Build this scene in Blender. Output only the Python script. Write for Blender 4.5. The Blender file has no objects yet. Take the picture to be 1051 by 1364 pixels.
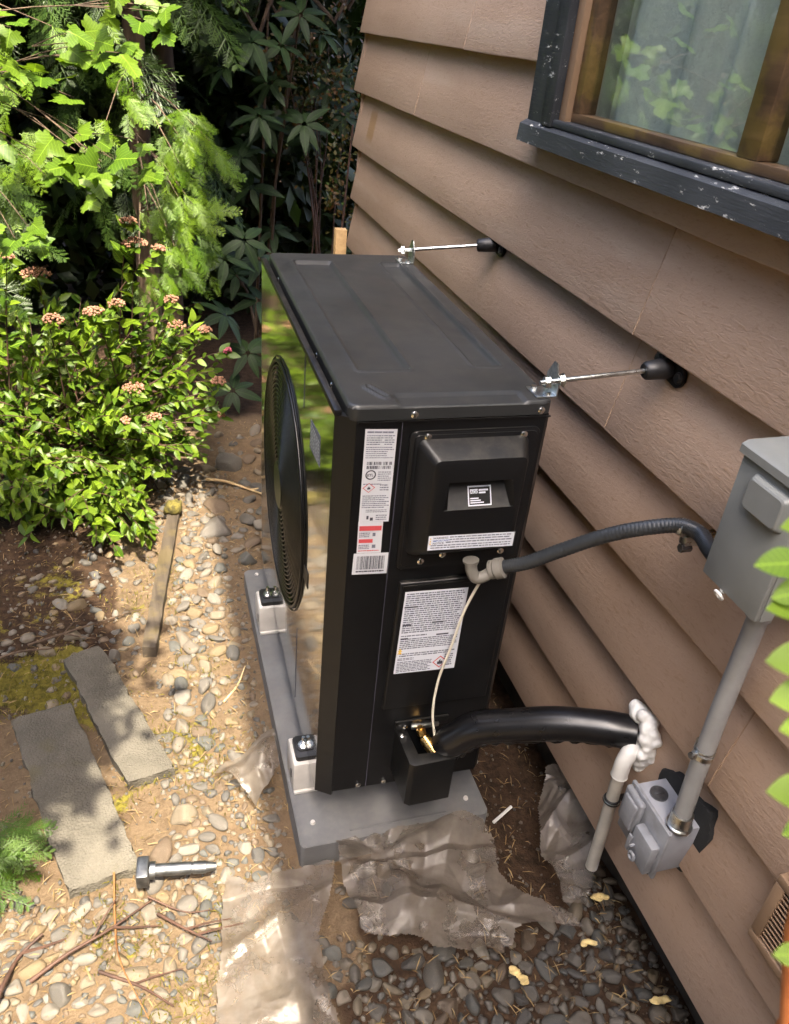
import bpy, bmesh, math, random
import numpy as np
from mathutils import Vector, Matrix, Euler
random.seed(7); rng = np.random.default_rng(7)
S = bpy.context.scene
COL = S.collection
PI = math.pi

# ------------------------------------------------------------------ camera
CR = np.array([[0.9580762, -0.2727461, 0.0877473], [-0.0719019, -0.5253385, -0.84785], [0.2773448, 0.8059957, -0.5229253]])
CC = np.array([-0.303743, -1.167984, 1.515413]); CF = 1061.84
def on(u, v, ax, val):                       # point of the photo's line of sight on the plane axis = val
    d = CR.T @ np.array([(u-525.5)/CF, (v-682)/CF, 1.0]); t = (val-CC[ax])/d[ax]
    return CC + t*d
def proj(P):
    q = (np.asarray(P)-CC) @ CR.T
    return 525.5+CF*q[..., 0]/q[..., 2], 682+CF*q[..., 1]/q[..., 2], q[..., 2]
cd = bpy.data.cameras.new('camera'); cam = bpy.data.objects.new('camera', cd); COL.objects.link(cam)
cd.sensor_fit = 'VERTICAL'; cd.sensor_height = 24; cd.sensor_width = 24; cd.lens = 24*CF/1364
cd.clip_start = 0.05; cd.clip_end = 400
mw = Matrix.Identity(4)
for i in range(3):
    mw[i][0] = CR[0][i]; mw[i][1] = -CR[1][i]; mw[i][2] = -CR[2][i]; mw[i][3] = CC[i]
cam.matrix_world = mw
cd.dof.use_dof = True; cd.dof.focus_distance = 1.75; cd.dof.aperture_fstop = 7.0
S.camera = cam
# ------------------------------------------------------------------ sky, sun, exposure
SUN = Vector((0.030, -0.437, 0.899)).normalized()
w = bpy.data.worlds.new('World'); S.world = w; w.use_nodes = True
nt = w.node_tree; bg = nt.nodes['Background']
sk = nt.nodes.new('ShaderNodeTexSky'); sk.sky_type = 'NISHITA'; sk.sun_disc = False
sk.sun_elevation = math.asin(SUN.z); sk.sun_rotation = math.atan2(SUN.x, SUN.y)
sk.dust_density = 6.0; sk.ozone_density = 0.3; sk.air_density = 0.7
nt.links.new(sk.outputs[0], bg.inputs[0]); bg.inputs[1].default_value = 0.15
sl = bpy.data.lights.new('sun', 'SUN'); sun = bpy.data.objects.new('sun', sl); COL.objects.link(sun)
sl.energy = 2.2; sl.angle = math.radians(0.55); sl.color = (1.0, 0.90, 0.72)
sun.rotation_euler = SUN.to_track_quat('Z', 'Y').to_euler(); sun.location = (0, -3, 6)
vs = S.view_settings; vs.view_transform = 'Standard'; vs.look = 'None'; vs.gamma = 1; vs.use_curve_mapping = False
S.display_settings.display_device = 'sRGB'
vs.exposure = 3.12
S.cycles.max_bounces = 10; S.cycles.transparent_max_bounces = 24; S.cycles.diffuse_bounces = 5
S.cycles.caustics_reflective = False; S.cycles.caustics_refractive = False; S.cycles.use_denoising = True

# ------------------------------------------------------------------ materials
def srgb(r, g, b):
    f = lambda c: ((c/255+0.055)/1.055)**2.4 if c > 10 else c/255/12.92
    return (f(r), f(g), f(b))
class NT:
    def __init__(s, name):
        s.m = bpy.data.materials.new(name); s.m.use_nodes = True; s.t = s.m.node_tree; s.t.nodes.clear()
        s.out = s.n('ShaderNodeOutputMaterial'); s.tc = s.n('ShaderNodeTexCoord'); s.oi = s.n('ShaderNodeObjectInfo'); s.geo = s.n('ShaderNodeNewGeometry')
    def n(s, t, **k):
        o = s.t.nodes.new(t)
        for a, b in k.items(): setattr(o, a, b)
        return o
    def l(s, a, b): s.t.links.new(a, b)
    def val(s, sock, v):
        if hasattr(v, 'is_output'): s.l(v, sock)
        elif isinstance(v, (tuple, list)) and len(v) == 3 and sock.type == 'RGBA': sock.default_value = (*v, 1)
        else: sock.default_value = v
    def noise(s, scale, detail=4, rough=.55, vec=None, dist=0):
        o = s.n('ShaderNodeTexNoise'); s.val(o.inputs['Scale'], scale); s.val(o.inputs['Detail'], detail); s.val(o.inputs['Roughness'], rough); s.val(o.inputs['Distortion'], dist)
        s.l(vec if vec is not None else s.tc.outputs['Object'], o.inputs['Vector']); return o.outputs['Fac']
    def vor(s, scale, vec=None, feat='F1', out='Distance'):
        o = s.n('ShaderNodeTexVoronoi', feature=feat); s.val(o.inputs['Scale'], scale)
        s.l(vec if vec is not None else s.tc.outputs['Object'], o.inputs['Vector']); return o.outputs[out]
    def mapv(s, scale=(1, 1, 1), loc=(0, 0, 0), rot=(0, 0, 0), vec=None):
        o = s.n('ShaderNodeMapping'); o.inputs['Scale'].default_value = scale; o.inputs['Location'].default_value = loc; o.inputs['Rotation'].default_value = rot
        s.l(vec if vec is not None else s.tc.outputs['Object'], o.inputs['Vector']); return o.outputs[0]
    def math(s, op, a, b=0.0, c=None):
        o = s.n('ShaderNodeMath', operation=op); s.val(o.inputs[0], a); s.val(o.inputs[1], b)
        if c is not None: s.val(o.inputs[2], c)
        return o.outputs[0]
    def rng(s, v, a, b, c=0.0, d=1.0):
        o = s.n('ShaderNodeMapRange'); o.interpolation_type = 'SMOOTHSTEP'; s.val(o.inputs[0], v)
        for i, x in enumerate((a, b, c, d)): s.val(o.inputs[i+1], x)
        return o.outputs[0]
    def mix(s, f, a, b, mode='MIX'):
        o = s.n('ShaderNodeMix', data_type='RGBA', blend_type=mode); s.val(o.inputs[0], f); s.val(o.inputs[6], a); s.val(o.inputs[7], b); return o.outputs[2]
    def ramp(s, f, stops, const=False):
        o = s.n('ShaderNodeValToRGB'); s.l(f, o.inputs[0]); r = o.color_ramp
        if const: r.interpolation = 'CONSTANT'
        while len(r.elements) < len(stops): r.elements.new(.5)
        for e, (p, c) in zip(r.elements, stops): e.position = p; e.color = (*c, 1)
        return o.outputs[0]
    def bump(s, h, strength=.3, dist=.002, nrm=None):
        o = s.n('ShaderNodeBump'); s.val(o.inputs['Strength'], strength); s.val(o.inputs['Distance'], dist); s.l(h, o.inputs['Height'])
        if nrm is not None: s.l(nrm, o.inputs['Normal'])
        return o.outputs[0]
    def prin(s, col, rough=.5, metal=0, nrm=None, spec=.5, coat=0, coatr=.05, trans=None):
        p = s.n('ShaderNodeBsdfPrincipled'); s.val(p.inputs['Base Color'], col); s.val(p.inputs['Roughness'], rough); s.val(p.inputs['Metallic'], metal)
        s.val(p.inputs['Specular IOR Level'], spec); s.val(p.inputs['Coat Weight'], coat); s.val(p.inputs['Coat Roughness'], coatr)
        if nrm is not None: s.l(nrm, p.inputs['Normal'])
        return p.outputs[0]
    def done(s, sh):
        s.l(sh, s.out.inputs[0]); return s.m
def paint(name, col, rough=.5, metal=0, var=.12, vscale=8, bump=.0, bscale=300, spec=.5, coat=0, dust=0.0, rvar=.1):
    t = NT(name); n = t.noise(vscale, 5)
    c = t.mix(t.rng(n, .3, .7), tuple(x*(1-var) for x in col), tuple(min(1, x*(1+var)) for x in col))
    if dust:
        up = t.n('ShaderNodeSeparateXYZ'); t.l(t.geo.outputs['Normal'], up.inputs[0])
        d = t.math('MULTIPLY', t.rng(up.outputs[2], .3, 1), t.rng(t.noise(25, 6, .7), .35, .75, 0, dust))
        c = t.mix(d, c, (.30, .26, .20))
    r = t.rng(t.noise(vscale*2.3, 4), .3, .7, rough-rvar*rough, rough+rvar*rough)
    nb = t.bump(t.noise(bscale, 3), bump, .001) if bump else None
    return t.done(t.prin(c, r, metal, nb, spec, coat))
M = {}
M['case'] = paint('dark_grey_powder_coat', (.0036, .0041, .0050), .42, var=.12, bump=.10, bscale=900, dust=.10)
M['lid'] = paint('charcoal_lid_paint', (.024, .026, .027), .40, var=.14, vscale=3, bump=.05, bscale=900, dust=.05, rvar=.18)
M['plastic_black'] = paint('black_plastic', (.0045, .005, .0055), .33, var=.1, bump=.08, bscale=700, dust=.06)
def film():
    t = NT('glossy_black_front_sheet')
    n = t.noise(1, 3, .5, vec=t.mapv((1, 55, 2.5)))
    nb = t.bump(n, .30, .0022, t.bump(t.noise(2.2, 2), .10, .012))
    n2 = t.bump(t.noise(60, 3), .025, .001, nb)
    return t.done(t.prin((.010, .011, .010), t.rng(t.noise(9, 4), .3, .8, .08, .15), 0, n2, 1.0, 1.0, .07))
M['film'] = film()
M['guard'] = paint('gloss_black_wire', (.004, .0043, .0047), .34, var=.05, spec=.35)
M['rubber'] = paint('black_rubber', (.012, .012, .013), .45, bump=.15)
M['wrap'] = paint('black_pvc_wrap', (.006, .006, .007), .30, var=.1, vscale=15, bump=.10, bscale=18)
M['zinc'] = paint('zinc_steel', (.62, .64, .62), .30, 1, var=.2, vscale=60, bump=.1, bscale=400)
M['screw'] = paint('screw_steel', (.75, .75, .73), .25, 1)
M['mosscap'] = paint('moss_clump', (.085, .070, .012), .9, var=.6, vscale=60, bump=.9, bscale=110)
M['steel'] = paint('dull_steel', (.20, .205, .21), .46, 1, var=.3, vscale=40, bump=.1)
M['brass'] = paint('brass', (.72, .47, .17), .28, 1, var=.25, vscale=50)
M['pad'] = paint('grey_composite_pad', (.105, .106, .108), .62, var=.15, vscale=12, bump=.25, bscale=500, dust=.12)
M['riser'] = paint('white_painted_riser', (.50, .48, .45), .5, var=.12, vscale=14, dust=.2)
M['gbox'] = paint('grey_enamel', (.20, .21, .20), .42, var=.08, vscale=10, bump=.05, dust=.1)
M['gbox2'] = paint('light_grey_enamel', (.27, .28, .31), .48, var=.12, vscale=14, bump=.08, dust=.2)
M['gcast'] = paint('cast_grey_enamel', (.22, .23, .25), .45, var=.15, vscale=30, bump=.1, dust=.2)
M['conduit'] = paint('grey_pvc_conduit', (.26, .26, .255), .42, var=.12, vscale=12, bump=.06)
M['pvc'] = paint('weathered_white_pvc', (.40, .375, .325), .38, var=.14, vscale=18, dust=.2)
M['pvcw'] = paint('white_pvc', (.62, .61, .58), .33, var=.05)
M['foam'] = paint('white_spray_foam', (.74, .73, .69), .7, var=.12, vscale=40, bump=.6, bscale=90)
M['foamy'] = paint('yellow_cured_foam', (.50, .38, .16), .7, var=.25, vscale=60, bump=.6, bscale=120)
M['hosef'] = paint('grey_flexible_conduit', (.024, .027, .030), .35, var=.1, bump=.05)
M['fitting'] = paint('beige_grey_fitting', (.17, .16, .14), .5, var=.08)
M['cable'] = paint('cream_cable', (.66, .63, .52), .45, var=.08)
M['label'] = paint('label_paper', (.60, .62, .66), .45, var=.05)
M['labelw'] = paint('label_vinyl', (.66, .69, .76), .38, var=.04)
M['ink'] = paint('label_ink', (.05, .05, .07), .6, var=.1)
M['inkg'] = paint('label_ink_grey', (.16, .17, .22), .6, var=.3, vscale=400)
M['inkr'] = paint('label_ink_red', (.60, .08, .09), .6, var=.1)
M['inkb'] = paint('label_ink_blue', (.10, .16, .42), .6, var=.1)
M['inky'] = paint('label_ink_yellow', (.75, .50, .08), .6, var=.1)
M['foambk'] = paint('black_foam_gasket', (.016, .017, .018), .8, bump=.5, bscale=200)
M['trim'] = paint('tmp', (.02, .02, .02))
def trim_m():
    t = NT('chipped_black_trim_paint')
    gr = t.noise(6, 6, .6, vec=t.mapv((60, 4, 60)))
    base = t.mix(t.rng(t.noise(5, 4), .3, .7), (.022, .025, .030), (.045, .050, .056))
    base = t.mix(t.rng(gr, .55, .8, 0, .5), base, (.10, .105, .11))
    chip = t.math('MULTIPLY', t.rng(t.noise(22, 8, .75, vec=t.mapv((3, 1, 3))), .595, .62), t.rng(t.noise(4.2, 3, vec=t.mapv(loc=(3, 1.7, 9))), .42, .52))
    c = t.mix(chip, base, (.58, .58, .55))
    return t.done(t.prin(c, t.rng(gr, .3, .7, .42, .6), 0, t.bump(gr, .35, .002, t.bump(chip, -.2, .002))))
M['trim'] = trim_m()
def wood_m(name, a, b, rough=.55, moss=0, sc=(50, 3, 50)):
    t = NT(name); g = t.noise(1.0, 6, .6, vec=t.mapv(sc), dist=.6)
    c = t.mix(t.rng(g, .3, .72), a, b)
    c = t.mix(t.rng(t.noise(9, 5), .52, .72, 0, .65), c, tuple(x*.35 for x in a))
    if moss: c = t.mix(t.rng(t.noise(11, 5, vec=t.mapv(loc=(5, 2, 1))), .50, .62, 0, moss), c, (.30, .22, .03))
    return t.done(t.prin(c, rough, 0, t.bump(g, .4, .002)))
M['frame'] = wood_m('varnished_window_wood', (.060, .034, .018), (.125, .076, .038), .45, .25)
M['stake'] = wood_m('pale_new_wood', (.48, .30, .13), (.60, .40, .19), .6)
M['edging'] = wood_m('weathered_edging_wood', (.034, .024, .015), (.068, .052, .036), .8, .10, (40, 3, 40))
M['bark'] = wood_m('brown_bark', (.05, .030, .018), (.12, .08, .05), .85, 0, (30, 30, 4))
M['twig'] = wood_m('red_brown_twig', (.040, .018, .011), (.085, .042, .026), .7, 0, (20, 20, 20))
M['twig2'] = wood_m('orange_twig', (.16, .065, .018), (.24, .11, .035), .7, 0, (20, 20, 20))
M['straw'] = wood_m('dry_straw', (.38, .26, .12), (.66, .52, .30), .7, 0, (20, 20, 20))
M['pstem'] = wood_m('orange_brown_stem', (.45, .12, .03), (.62, .22, .07), .6, 0, (30, 30, 10))
def siding_m():
    t = NT('taupe_painted_siding')
    oc = t.tc.outputs['Object']
    rnd = t.math('MULTIPLY', t.oi.outputs['Random'], 37.0)
    off = t.n('ShaderNodeVectorMath', operation='ADD'); t.l(oc, off.inputs[0])
    cmb = t.n('ShaderNodeCombineXYZ'); t.l(rnd, cmb.inputs[0]); t.l(rnd, cmb.inputs[1]); t.l(cmb.outputs[0], off.inputs[1])
    v = off.outputs[0]
    fine = t.noise(1.0, 5, .65, vec=t.mapv((60, 42, 150), vec=v), dist=1.2)              # embossed grain, long in y
    med = t.noise(1.0, 3, .5, vec=t.mapv((4, 2.2, 7), vec=v))
    wv = t.n('ShaderNodeTexWave', wave_type='BANDS', bands_direction='Z'); wv.inputs['Scale'].default_value = 21; wv.inputs['Distortion'].default_value = 9; wv.inputs['Detail'].default_value = 2; wv.inputs['Detail Scale'].default_value = .35
    t.l(t.mapv((1, .42, 1), vec=v), wv.inputs['Vector'])
    cath = t.rng(t.noise(1.3, 2, vec=t.mapv((1, 1, 2.2), loc=(4, 2, 7), vec=v)), .60, .68)
    h = t.math('ADD', fine, t.math('MULTIPLY', t.math('MULTIPLY', wv.outputs['Fac'], cath), .10))
    big = t.noise(1.0, 4, .6, vec=t.mapv((2, 1.1, 5), vec=v))
    c = t.mix(t.rng(big, .3, .7), (.44, .308, .222), (.53, .380, .282))
    c = t.mix(t.rng(fine, .52, .75, 0, .6), c, (.33, .215, .125))
    c = t.mix(t.rng(t.noise(55, 6, .8, vec=v), .66, .74, 0, .6), c, (.12, .08, .055)); c = t.mix(t.rng(t.noise(1, 4, .6, vec=t.mapv((6, 1.2, 9), loc=(3, 3, 3), vec=v)), .52, .72, 0, .35), c, (.60, .48, .38))     # small dark scuffs
    # scraped bare patch
    sp = t.n('ShaderNodeSeparateXYZ'); t.l(oc, sp.inputs[0])
    pz = t.math('ABSOLUTE', t.math('SUBTRACT', sp.outputs[2], 1.155)); py = t.math('ABSOLUTE', t.math('SUBTRACT', sp.outputs[1], 2.18))
    pm = t.math('MULTIPLY', t.rng(t.math('ADD', pz, t.math('MULTIPLY', fine, .05)), .06, .095, 1, 0), t.rng(t.math('ADD', py, t.math('MULTIPLY', fine, .04)), .055, .075, 1, 0))
    c = t.mix(t.math('MULTIPLY', pm, .75), c, (.38, .23, .10))
    nb = t.bump(h, .70, .0020)
    nb = t.bump(med, .25, .004, nb)
    return t.done(t.prin(c, .62, 0, nb, .35))
M['siding'] = siding_m()
M['jamb'] = paint('taupe_jamb', (.27, .175, .105), .55, bump=.3, bscale=120)
M['caulk'] = paint('paint_caulk', (.36, .24, .15), .6, bump=.5, bscale=150)
M['found'] = paint('dirty_concrete', (.045, .035, .026), .9, var=.4, vscale=12, bump=.5, bscale=60)
M['soffit'] = paint('soffit_paint', (.34, .25, .19), .6)
M['roof'] = paint('roof_shingle', (.09, .08, .075), .9, var=.4, vscale=20)
M['dark_room'] = paint('room_paint', (.5, .5, .48), .9)
def curtain_m():
    t = NT('sheer_curtain')
    f = t.noise(1, 4, .5, vec=t.mapv((1, 260, 260)))
    c = t.mix(f, (.50, .52, .50), (.66, .68, .66))
    d = t.n('ShaderNodeBsdfDiffuse'); t.l(c, d.inputs[0]); tr = t.n('ShaderNodeBsdfTranslucent'); t.l(c, tr.inputs[0])
    m = t.n('ShaderNodeMixShader'); m.inputs[0].default_value = .25; t.l(d.outputs[0], m.inputs[1]); t.l(tr.outputs[0], m.inputs[2])
    return t.done(m.outputs[0])
M['curtain'] = curtain_m()
def glass_m():
    t = NT('window_glass')
    nb = t.bump(t.noise(3, 2), .03, .01)
    fr = t.n('ShaderNodeFresnel'); fr.inputs[0].default_value = 1.55; t.l(nb, fr.inputs[1])
    tr = t.n('ShaderNodeBsdfTransparent'); tr.inputs[0].default_value = (.90, .94, .92, 1)
    g = t.n('ShaderNodeBsdfGlossy'); g.inputs['Roughness'].default_value = .012; t.l(nb, g.inputs['Normal']); g.inputs[0].default_value = (.95, 1, .97, 1)
    m = t.n('ShaderNodeMixShader'); t.l(t.math('MULTIPLY', t.math('MINIMUM', t.math('MULTIPLY', fr.outputs[0], 2.0), 1.0), t.math('SUBTRACT', 1.0, t.geo.outputs['Backfacing'])), m.inputs[0]); t.l(tr.outputs[0], m.inputs[1]); t.l(g.outputs[0], m.inputs[2])
    return t.done(m.outputs[0])
M['glass'] = glass_m()
def sheet_m():
    t = NT('dusty_polythene')
    n = t.noise(14, 6, .65)
    wp = t.n('ShaderNodeVectorMath', operation='ADD'); t.l(t.tc.outputs['Object'], wp.inputs[0]); cw = t.n('ShaderNodeCombineXYZ'); t.l(t.math('MULTIPLY', t.noise(12, 3), .10), cw.inputs[0]); t.l(t.math('MULTIPLY', t.noise(9, 3), .10), cw.inputs[1]); t.l(cw.outputs[0], wp.inputs[1])
    vv = t.math('ADD', t.vor(22, wp.outputs[0]), t.math('MULTIPLY', t.vor(55, wp.outputs[0]), .35))
    c = t.mix(t.rng(n, .3, .7), (.15, .125, .10), (.25, .215, .18))
    p = t.prin(c, t.rng(n, .3, .7, .32, .5), 0, t.bump(vv, .55, .007, t.bump(t.noise(9, 2), .2, .006)), .9)
    tl = t.n('ShaderNodeBsdfTranslucent'); t.l(c, tl.inputs[0])
    a = t.n('ShaderNodeMixShader'); a.inputs[0].default_value = .3; t.l(p, a.inputs[1]); t.l(tl.outputs[0], a.inputs[2])
    tr = t.n('ShaderNodeBsdfTransparent'); tr.inputs[0].default_value = (.92, .86, .78, 1)
    m = t.n('ShaderNodeMixShader'); t.l(t.rng(t.noise(9, 5), .3, .7, .46, .74), m.inputs[0]); t.l(tr.outputs[0], m.inputs[1]); t.l(a.outputs[0], m.inputs[2])
    return t.done(m.outputs[0])
M['sheet'] = sheet_m()
def stone_m(name, random_out, dark=False):
    t = NT(name); r = t.oi.outputs['Random'] if random_out == 'obj' else t.geo.outputs['Random Per Island']
    pal = [(p, tuple(x*.42 for x in c)) for p, c in [(0, (.20, .185, .165)), (.14, (.34, .29, .23)), (.28, (.145, .14, .135)), (.40, (.37, .30, .21)), (.52, (.26, .235, .205)), (.63, (.40, .36, .30)), (.73, (.23, .16, .105)), (.82, (.17, .175, .165)), (.92, (.37, .27, .15))]]
    if dark: pal = [(p, tuple(x*.60 for x in c)) for p, c in pal]  # same stone, with the shade of the house side put into its colour
    c = t.ramp(r, pal, True)
    off = t.n('ShaderNodeVectorMath', operation='ADD'); t.l(t.tc.outputs['Object'], off.inputs[0])
    cm = t.n('ShaderNodeCombineXYZ'); t.l(t.math('MULTIPLY', r, 53.), cm.inputs[0]); t.l(cm.outputs[0], off.inputs[1])
    sc = 1.0 if random_out == 'obj' else 30.0
    n = t.noise(2.0*sc, 6, .65, vec=off.outputs[0]); n2 = t.noise(14*sc, 4, .7, vec=off.outputs[0])
    c = t.mix(t.rng(n, .3, .7, 0, .55), c, t.mix(.5, c, (.10, .08, .055)))
    c = t.mix(t.rng(n2, .58, .72, 0, .40), c, (.28, .265, .24))
    c = t.mix(t.rng(n2, .42, .30, 0, .45), c, (.06, .055, .05))
    return t.done(t.prin(c, .72 if not dark else .55, 0, t.bump(n2, .3, .02 if sc == 1 else .001), .35))
M['stone'] = stone_m('river_stone', 'obj'); M['stoned'] = stone_m('shaded_river_stone', 'obj', True)
M['stones'] = stone_m('loose_gravel', 'isl'); M['stonesd'] = stone_m('shaded_loose_gravel', 'isl', True)
def slab_m():
    t = NT('exposed_concrete'); n = t.noise(6, 6, .6); v = t.vor(170)
    c = t.mix(t.rng(n, .3, .7), (.080, .072, .058), (.120, .108, .088))
    c = t.mix(t.rng(v, .05, .45, .75, 0), c, t.mix(t.noise(220, 2), (.035, .032, .026), (.20, .185, .155)))
    c = t.mix(t.rng(t.noise(5, 5, vec=t.mapv(loc=(2, 5, 1))), .58, .70, 0, .5), c, (.09, .08, .035))
    return t.done(t.prin(c, .9, 0, t.bump(v, .6, .004, t.bump(t.noise(40, 4), .3, .004)), .2))
M['slab'] = slab_m()
def ground_m():
    t = NT('soil_with_moss_and_sand')
    at = t.n('ShaderNodeAttribute', attribute_name='mask'); sp = t.n('ShaderNodeSeparateColor'); t.l(at.outputs['Color'], sp.inputs[0])
    n1 = t.noise(5, 7, .65); n2 = t.noise(38, 6, .7); n3 = t.noise(210, 4, .7)
    nn = t.math('ADD', t.math('MULTIPLY', n1, .5), t.math('MULTIPLY', n2, .5))
    sand = t.mix(t.rng(n2, .3, .7), (.090, .061, .037), (.150, .107, .066))
    sand = t.mix(t.rng(n3, .5, .75, 0, .6), sand, (.20, .15, .095))
    sand = t.mix(t.rng(n1, .52, .66, 0, .5), sand, (.13, .085, .05))
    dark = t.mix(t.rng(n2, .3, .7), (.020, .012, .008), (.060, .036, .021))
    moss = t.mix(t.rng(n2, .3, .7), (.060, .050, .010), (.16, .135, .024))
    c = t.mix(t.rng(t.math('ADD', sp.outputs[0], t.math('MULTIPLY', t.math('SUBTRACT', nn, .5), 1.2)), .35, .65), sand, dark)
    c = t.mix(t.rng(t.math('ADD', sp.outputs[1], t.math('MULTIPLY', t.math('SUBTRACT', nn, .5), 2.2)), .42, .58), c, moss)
    nb = t.bump(n3, .5, .004, t.bump(n2, .7, .012))
    return t.done(t.prin(c, .95, 0, nb, .15))
M['ground'] = ground_m()
def leaf_m(name, a, b, trans=.35, rough=.42, isl=False, tint=(1.15, 1.1, .45), veins=0):
    t = NT(name); r = t.geo.outputs['Random Per Island'] if isl else t.oi.outputs['Random']
    c = t.mix(r, a, b)
    c = t.mix(t.rng(t.noise(25, 3), .4, .7, 0, .3), c, tuple(x*.6 for x in a))
    if not isl and veins:
        sp = t.n('ShaderNodeSeparateXYZ'); t.l(t.tc.outputs['Object'], sp.inputs[0]); ax = t.math('ABSOLUTE', sp.outputs[0])
        lat = t.math('ABSOLUTE', t.math('SUBTRACT', t.math('FRACT', t.math('MULTIPLY', t.math('SUBTRACT', sp.outputs[1], t.math('MULTIPLY', ax, .8)), veins)), .5))
        v = t.math('MAXIMUM', t.rng(ax, .006, .022, .75, 0), t.rng(lat, .0, .10, .45, 0)); c = t.mix(v, c, tuple(min(1, x*1.9) for x in b))
    p = t.prin(c, rough, 0, t.bump(t.noise(60, 3), .15, .002), .28)
    tl = t.n('ShaderNodeBsdfTranslucent'); t.l(t.mix(1, c, tint, 'MULTIPLY'), tl.inputs[0])
    m = t.n('ShaderNodeMixShader'); m.inputs[0].default_value = trans; t.l(p, m.inputs[1]); t.l(tl.outputs[0], m.inputs[2])
    return t.done(m.outputs[0])
M['sprig'] = leaf_m('sprig_frond', (.030, .075, .006), (.070, .13, .012), .25)
M['spirea'] = leaf_m('spirea_leaf', (.050, .110, .007), (.150, .225, .014), veins=7); M['spirea_s'] = leaf_m('spirea_leaf_mass', (.045, .10, .008), (.140, .21, .016), isl=True)
M['maple'] = leaf_m('lobed_leaf', (.060, .125, .010), (.125, .205, .018), .45, veins=7); 
M['cedar'] = leaf_m('cedar_frond', (.060, .13, .005), (.135, .225, .010), .35); M['cedar_shaded'] = leaf_m('cedar_frond_shaded', (.025, .055, .010), (.05, .09, .014), .2, isl=True)  # second material is the same frond with shade put into its colour
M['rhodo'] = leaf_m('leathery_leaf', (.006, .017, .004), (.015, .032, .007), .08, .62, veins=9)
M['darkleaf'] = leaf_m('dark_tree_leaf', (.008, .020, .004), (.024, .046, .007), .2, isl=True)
M['redleaf'] = leaf_m('red_green_leaf', (.035, .065, .014), (.11, .045, .016), .3, isl=True)
M['fg'] = leaf_m('bright_garden_leaf', (.115, .225, .018), (.20, .31, .03), .45, .5, veins=7)
M['moss'] = leaf_m('moss_tuft', (.065, .062, .008), (.17, .145, .020), .3, .8, True)
M['flower'] = leaf_m('dried_pink_flower', (.26, .125, .080), (.36, .20, .13), .2, .8, True, (1.1, .9, .8)); M['flowerp'] = leaf_m('pink_flower', (.42, .08, .12), (.5, .14, .18), .2, .8, True, (1.1, .9, .9))
M['litter'] = leaf_m('dry_litter', (.13, .08, .032), (.34, .25, .125), .15, .8, True, (1, .9, .7))

# ------------------------------------------------------------------ geometry helpers
class B:
    def __init__(s): s.bm = bmesh.new()
    def box(s, a, b, bev=0, seg=2, mat=None):
        v = [s.bm.verts.new((x, y, z)) for x in (a[0], b[0]) for y in (a[1], b[1]) for z in (a[2], b[2])]
        if mat is not None:
            for q in v: q.co = mat @ q.co
        fs = [s.bm.faces.new([v[i] for i in q]) for q in ((0, 1, 3, 2), (4, 6, 7, 5), (0, 4, 5, 1), (2, 3, 7, 6), (0, 2, 6, 4), (1, 5, 7, 3))]
        if bev:
            es = list({e for f in fs for e in f.edges}); bmesh.ops.bevel(s.bm, geom=es, offset=bev, segments=seg, affect='EDGES', profile=.5)
        return s
    def prism(s, poly, mat, h, bev=0, seg=2):          # poly in local xy, extruded to z = h, placed by mat
        n = len(poly); lo = [s.bm.verts.new(mat @ Vector((p[0], p[1], 0))) for p in poly]; hi = [s.bm.verts.new(mat @ Vector((p[0], p[1], h))) for p in poly]
        fs = [s.bm.faces.new(lo[::-1]), s.bm.faces.new(hi)] + [s.bm.faces.new((lo[i], lo[(i+1) % n], hi[(i+1) % n], hi[i])) for i in range(n)]
        if bev:
            bmesh.ops.bevel(s.bm, geom=list(fs[1].edges), offset=bev, segments=seg, affect='EDGES', profile=.5)
        return s
    def tube(s, pts, r, n=12, caps=True):
        pts = [Vector(p) for p in pts]; m = len(pts); rr = r if isinstance(r, (list, tuple)) else [r]*m
        up = None; rings = []
        for i, p in enumerate(pts):
            t = (pts[min(i+1, m-1)]-pts[max(i-1, 0)]).normalized()
            if up is None: up = t.orthogonal().normalized()
            up = (up-t*up.dot(t)).normalized(); sd = t.cross(up)
            rings.append([s.bm.verts.new(p+rr[i]*(math.cos(2*PI*k/n)*up+math.sin(2*PI*k/n)*sd)) for k in range(n)])
        for a, b in zip(rings, rings[1:]):
            for k in range(n): s.bm.faces.new((a[k], a[(k+1) % n], b[(k+1) % n], b[k]))
        if caps: s.bm.faces.new(rings[0][::-1]); s.bm.faces.new(rings[-1])
        return s
    def cyl(s, p0, p1, r, r1=None, n=20, caps=True):
        return s.tube([p0, p1], [r, r if r1 is None else r1], n, caps)
    def torus(s, c, ax, R, r, n=40, k=8):
        ax = Vector(ax).normalized(); u = ax.orthogonal().normalized(); v = ax.cross(u); c = Vector(c); rings = []
        for i in range(n):
            a = 2*PI*i/n; d = math.cos(a)*u+math.sin(a)*v
            rings.append([s.bm.verts.new(c+d*(R+r*math.cos(2*PI*j/k))+ax*r*math.sin(2*PI*j/k)) for j in range(k)])
        for i in range(n):
            a, b = rings[i], rings[(i+1) % n]
            for j in range(k): s.bm.faces.new((a[j], b[j], b[(j+1) % k], a[(j+1) % k]))
        return s
    def ball(s, c, r, sc=(1, 1, 1), sub=2):
        o = bmesh.ops.create_icosphere(s.bm, subdivisions=sub, radius=r, matrix=Matrix.Translation(Vector(c)) @ Matrix.Diagonal((*sc, 1)))
        return s
    def quads(s, qs):
        for q in qs: s.bm.faces.new([s.bm.verts.new(p) for p in q])
        return s
def link(o, parent=None, kind=None):
    COL.objects.link(o)
    if parent is not None: o.parent = parent
    if kind: o['kind'] = kind
    return o
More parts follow.
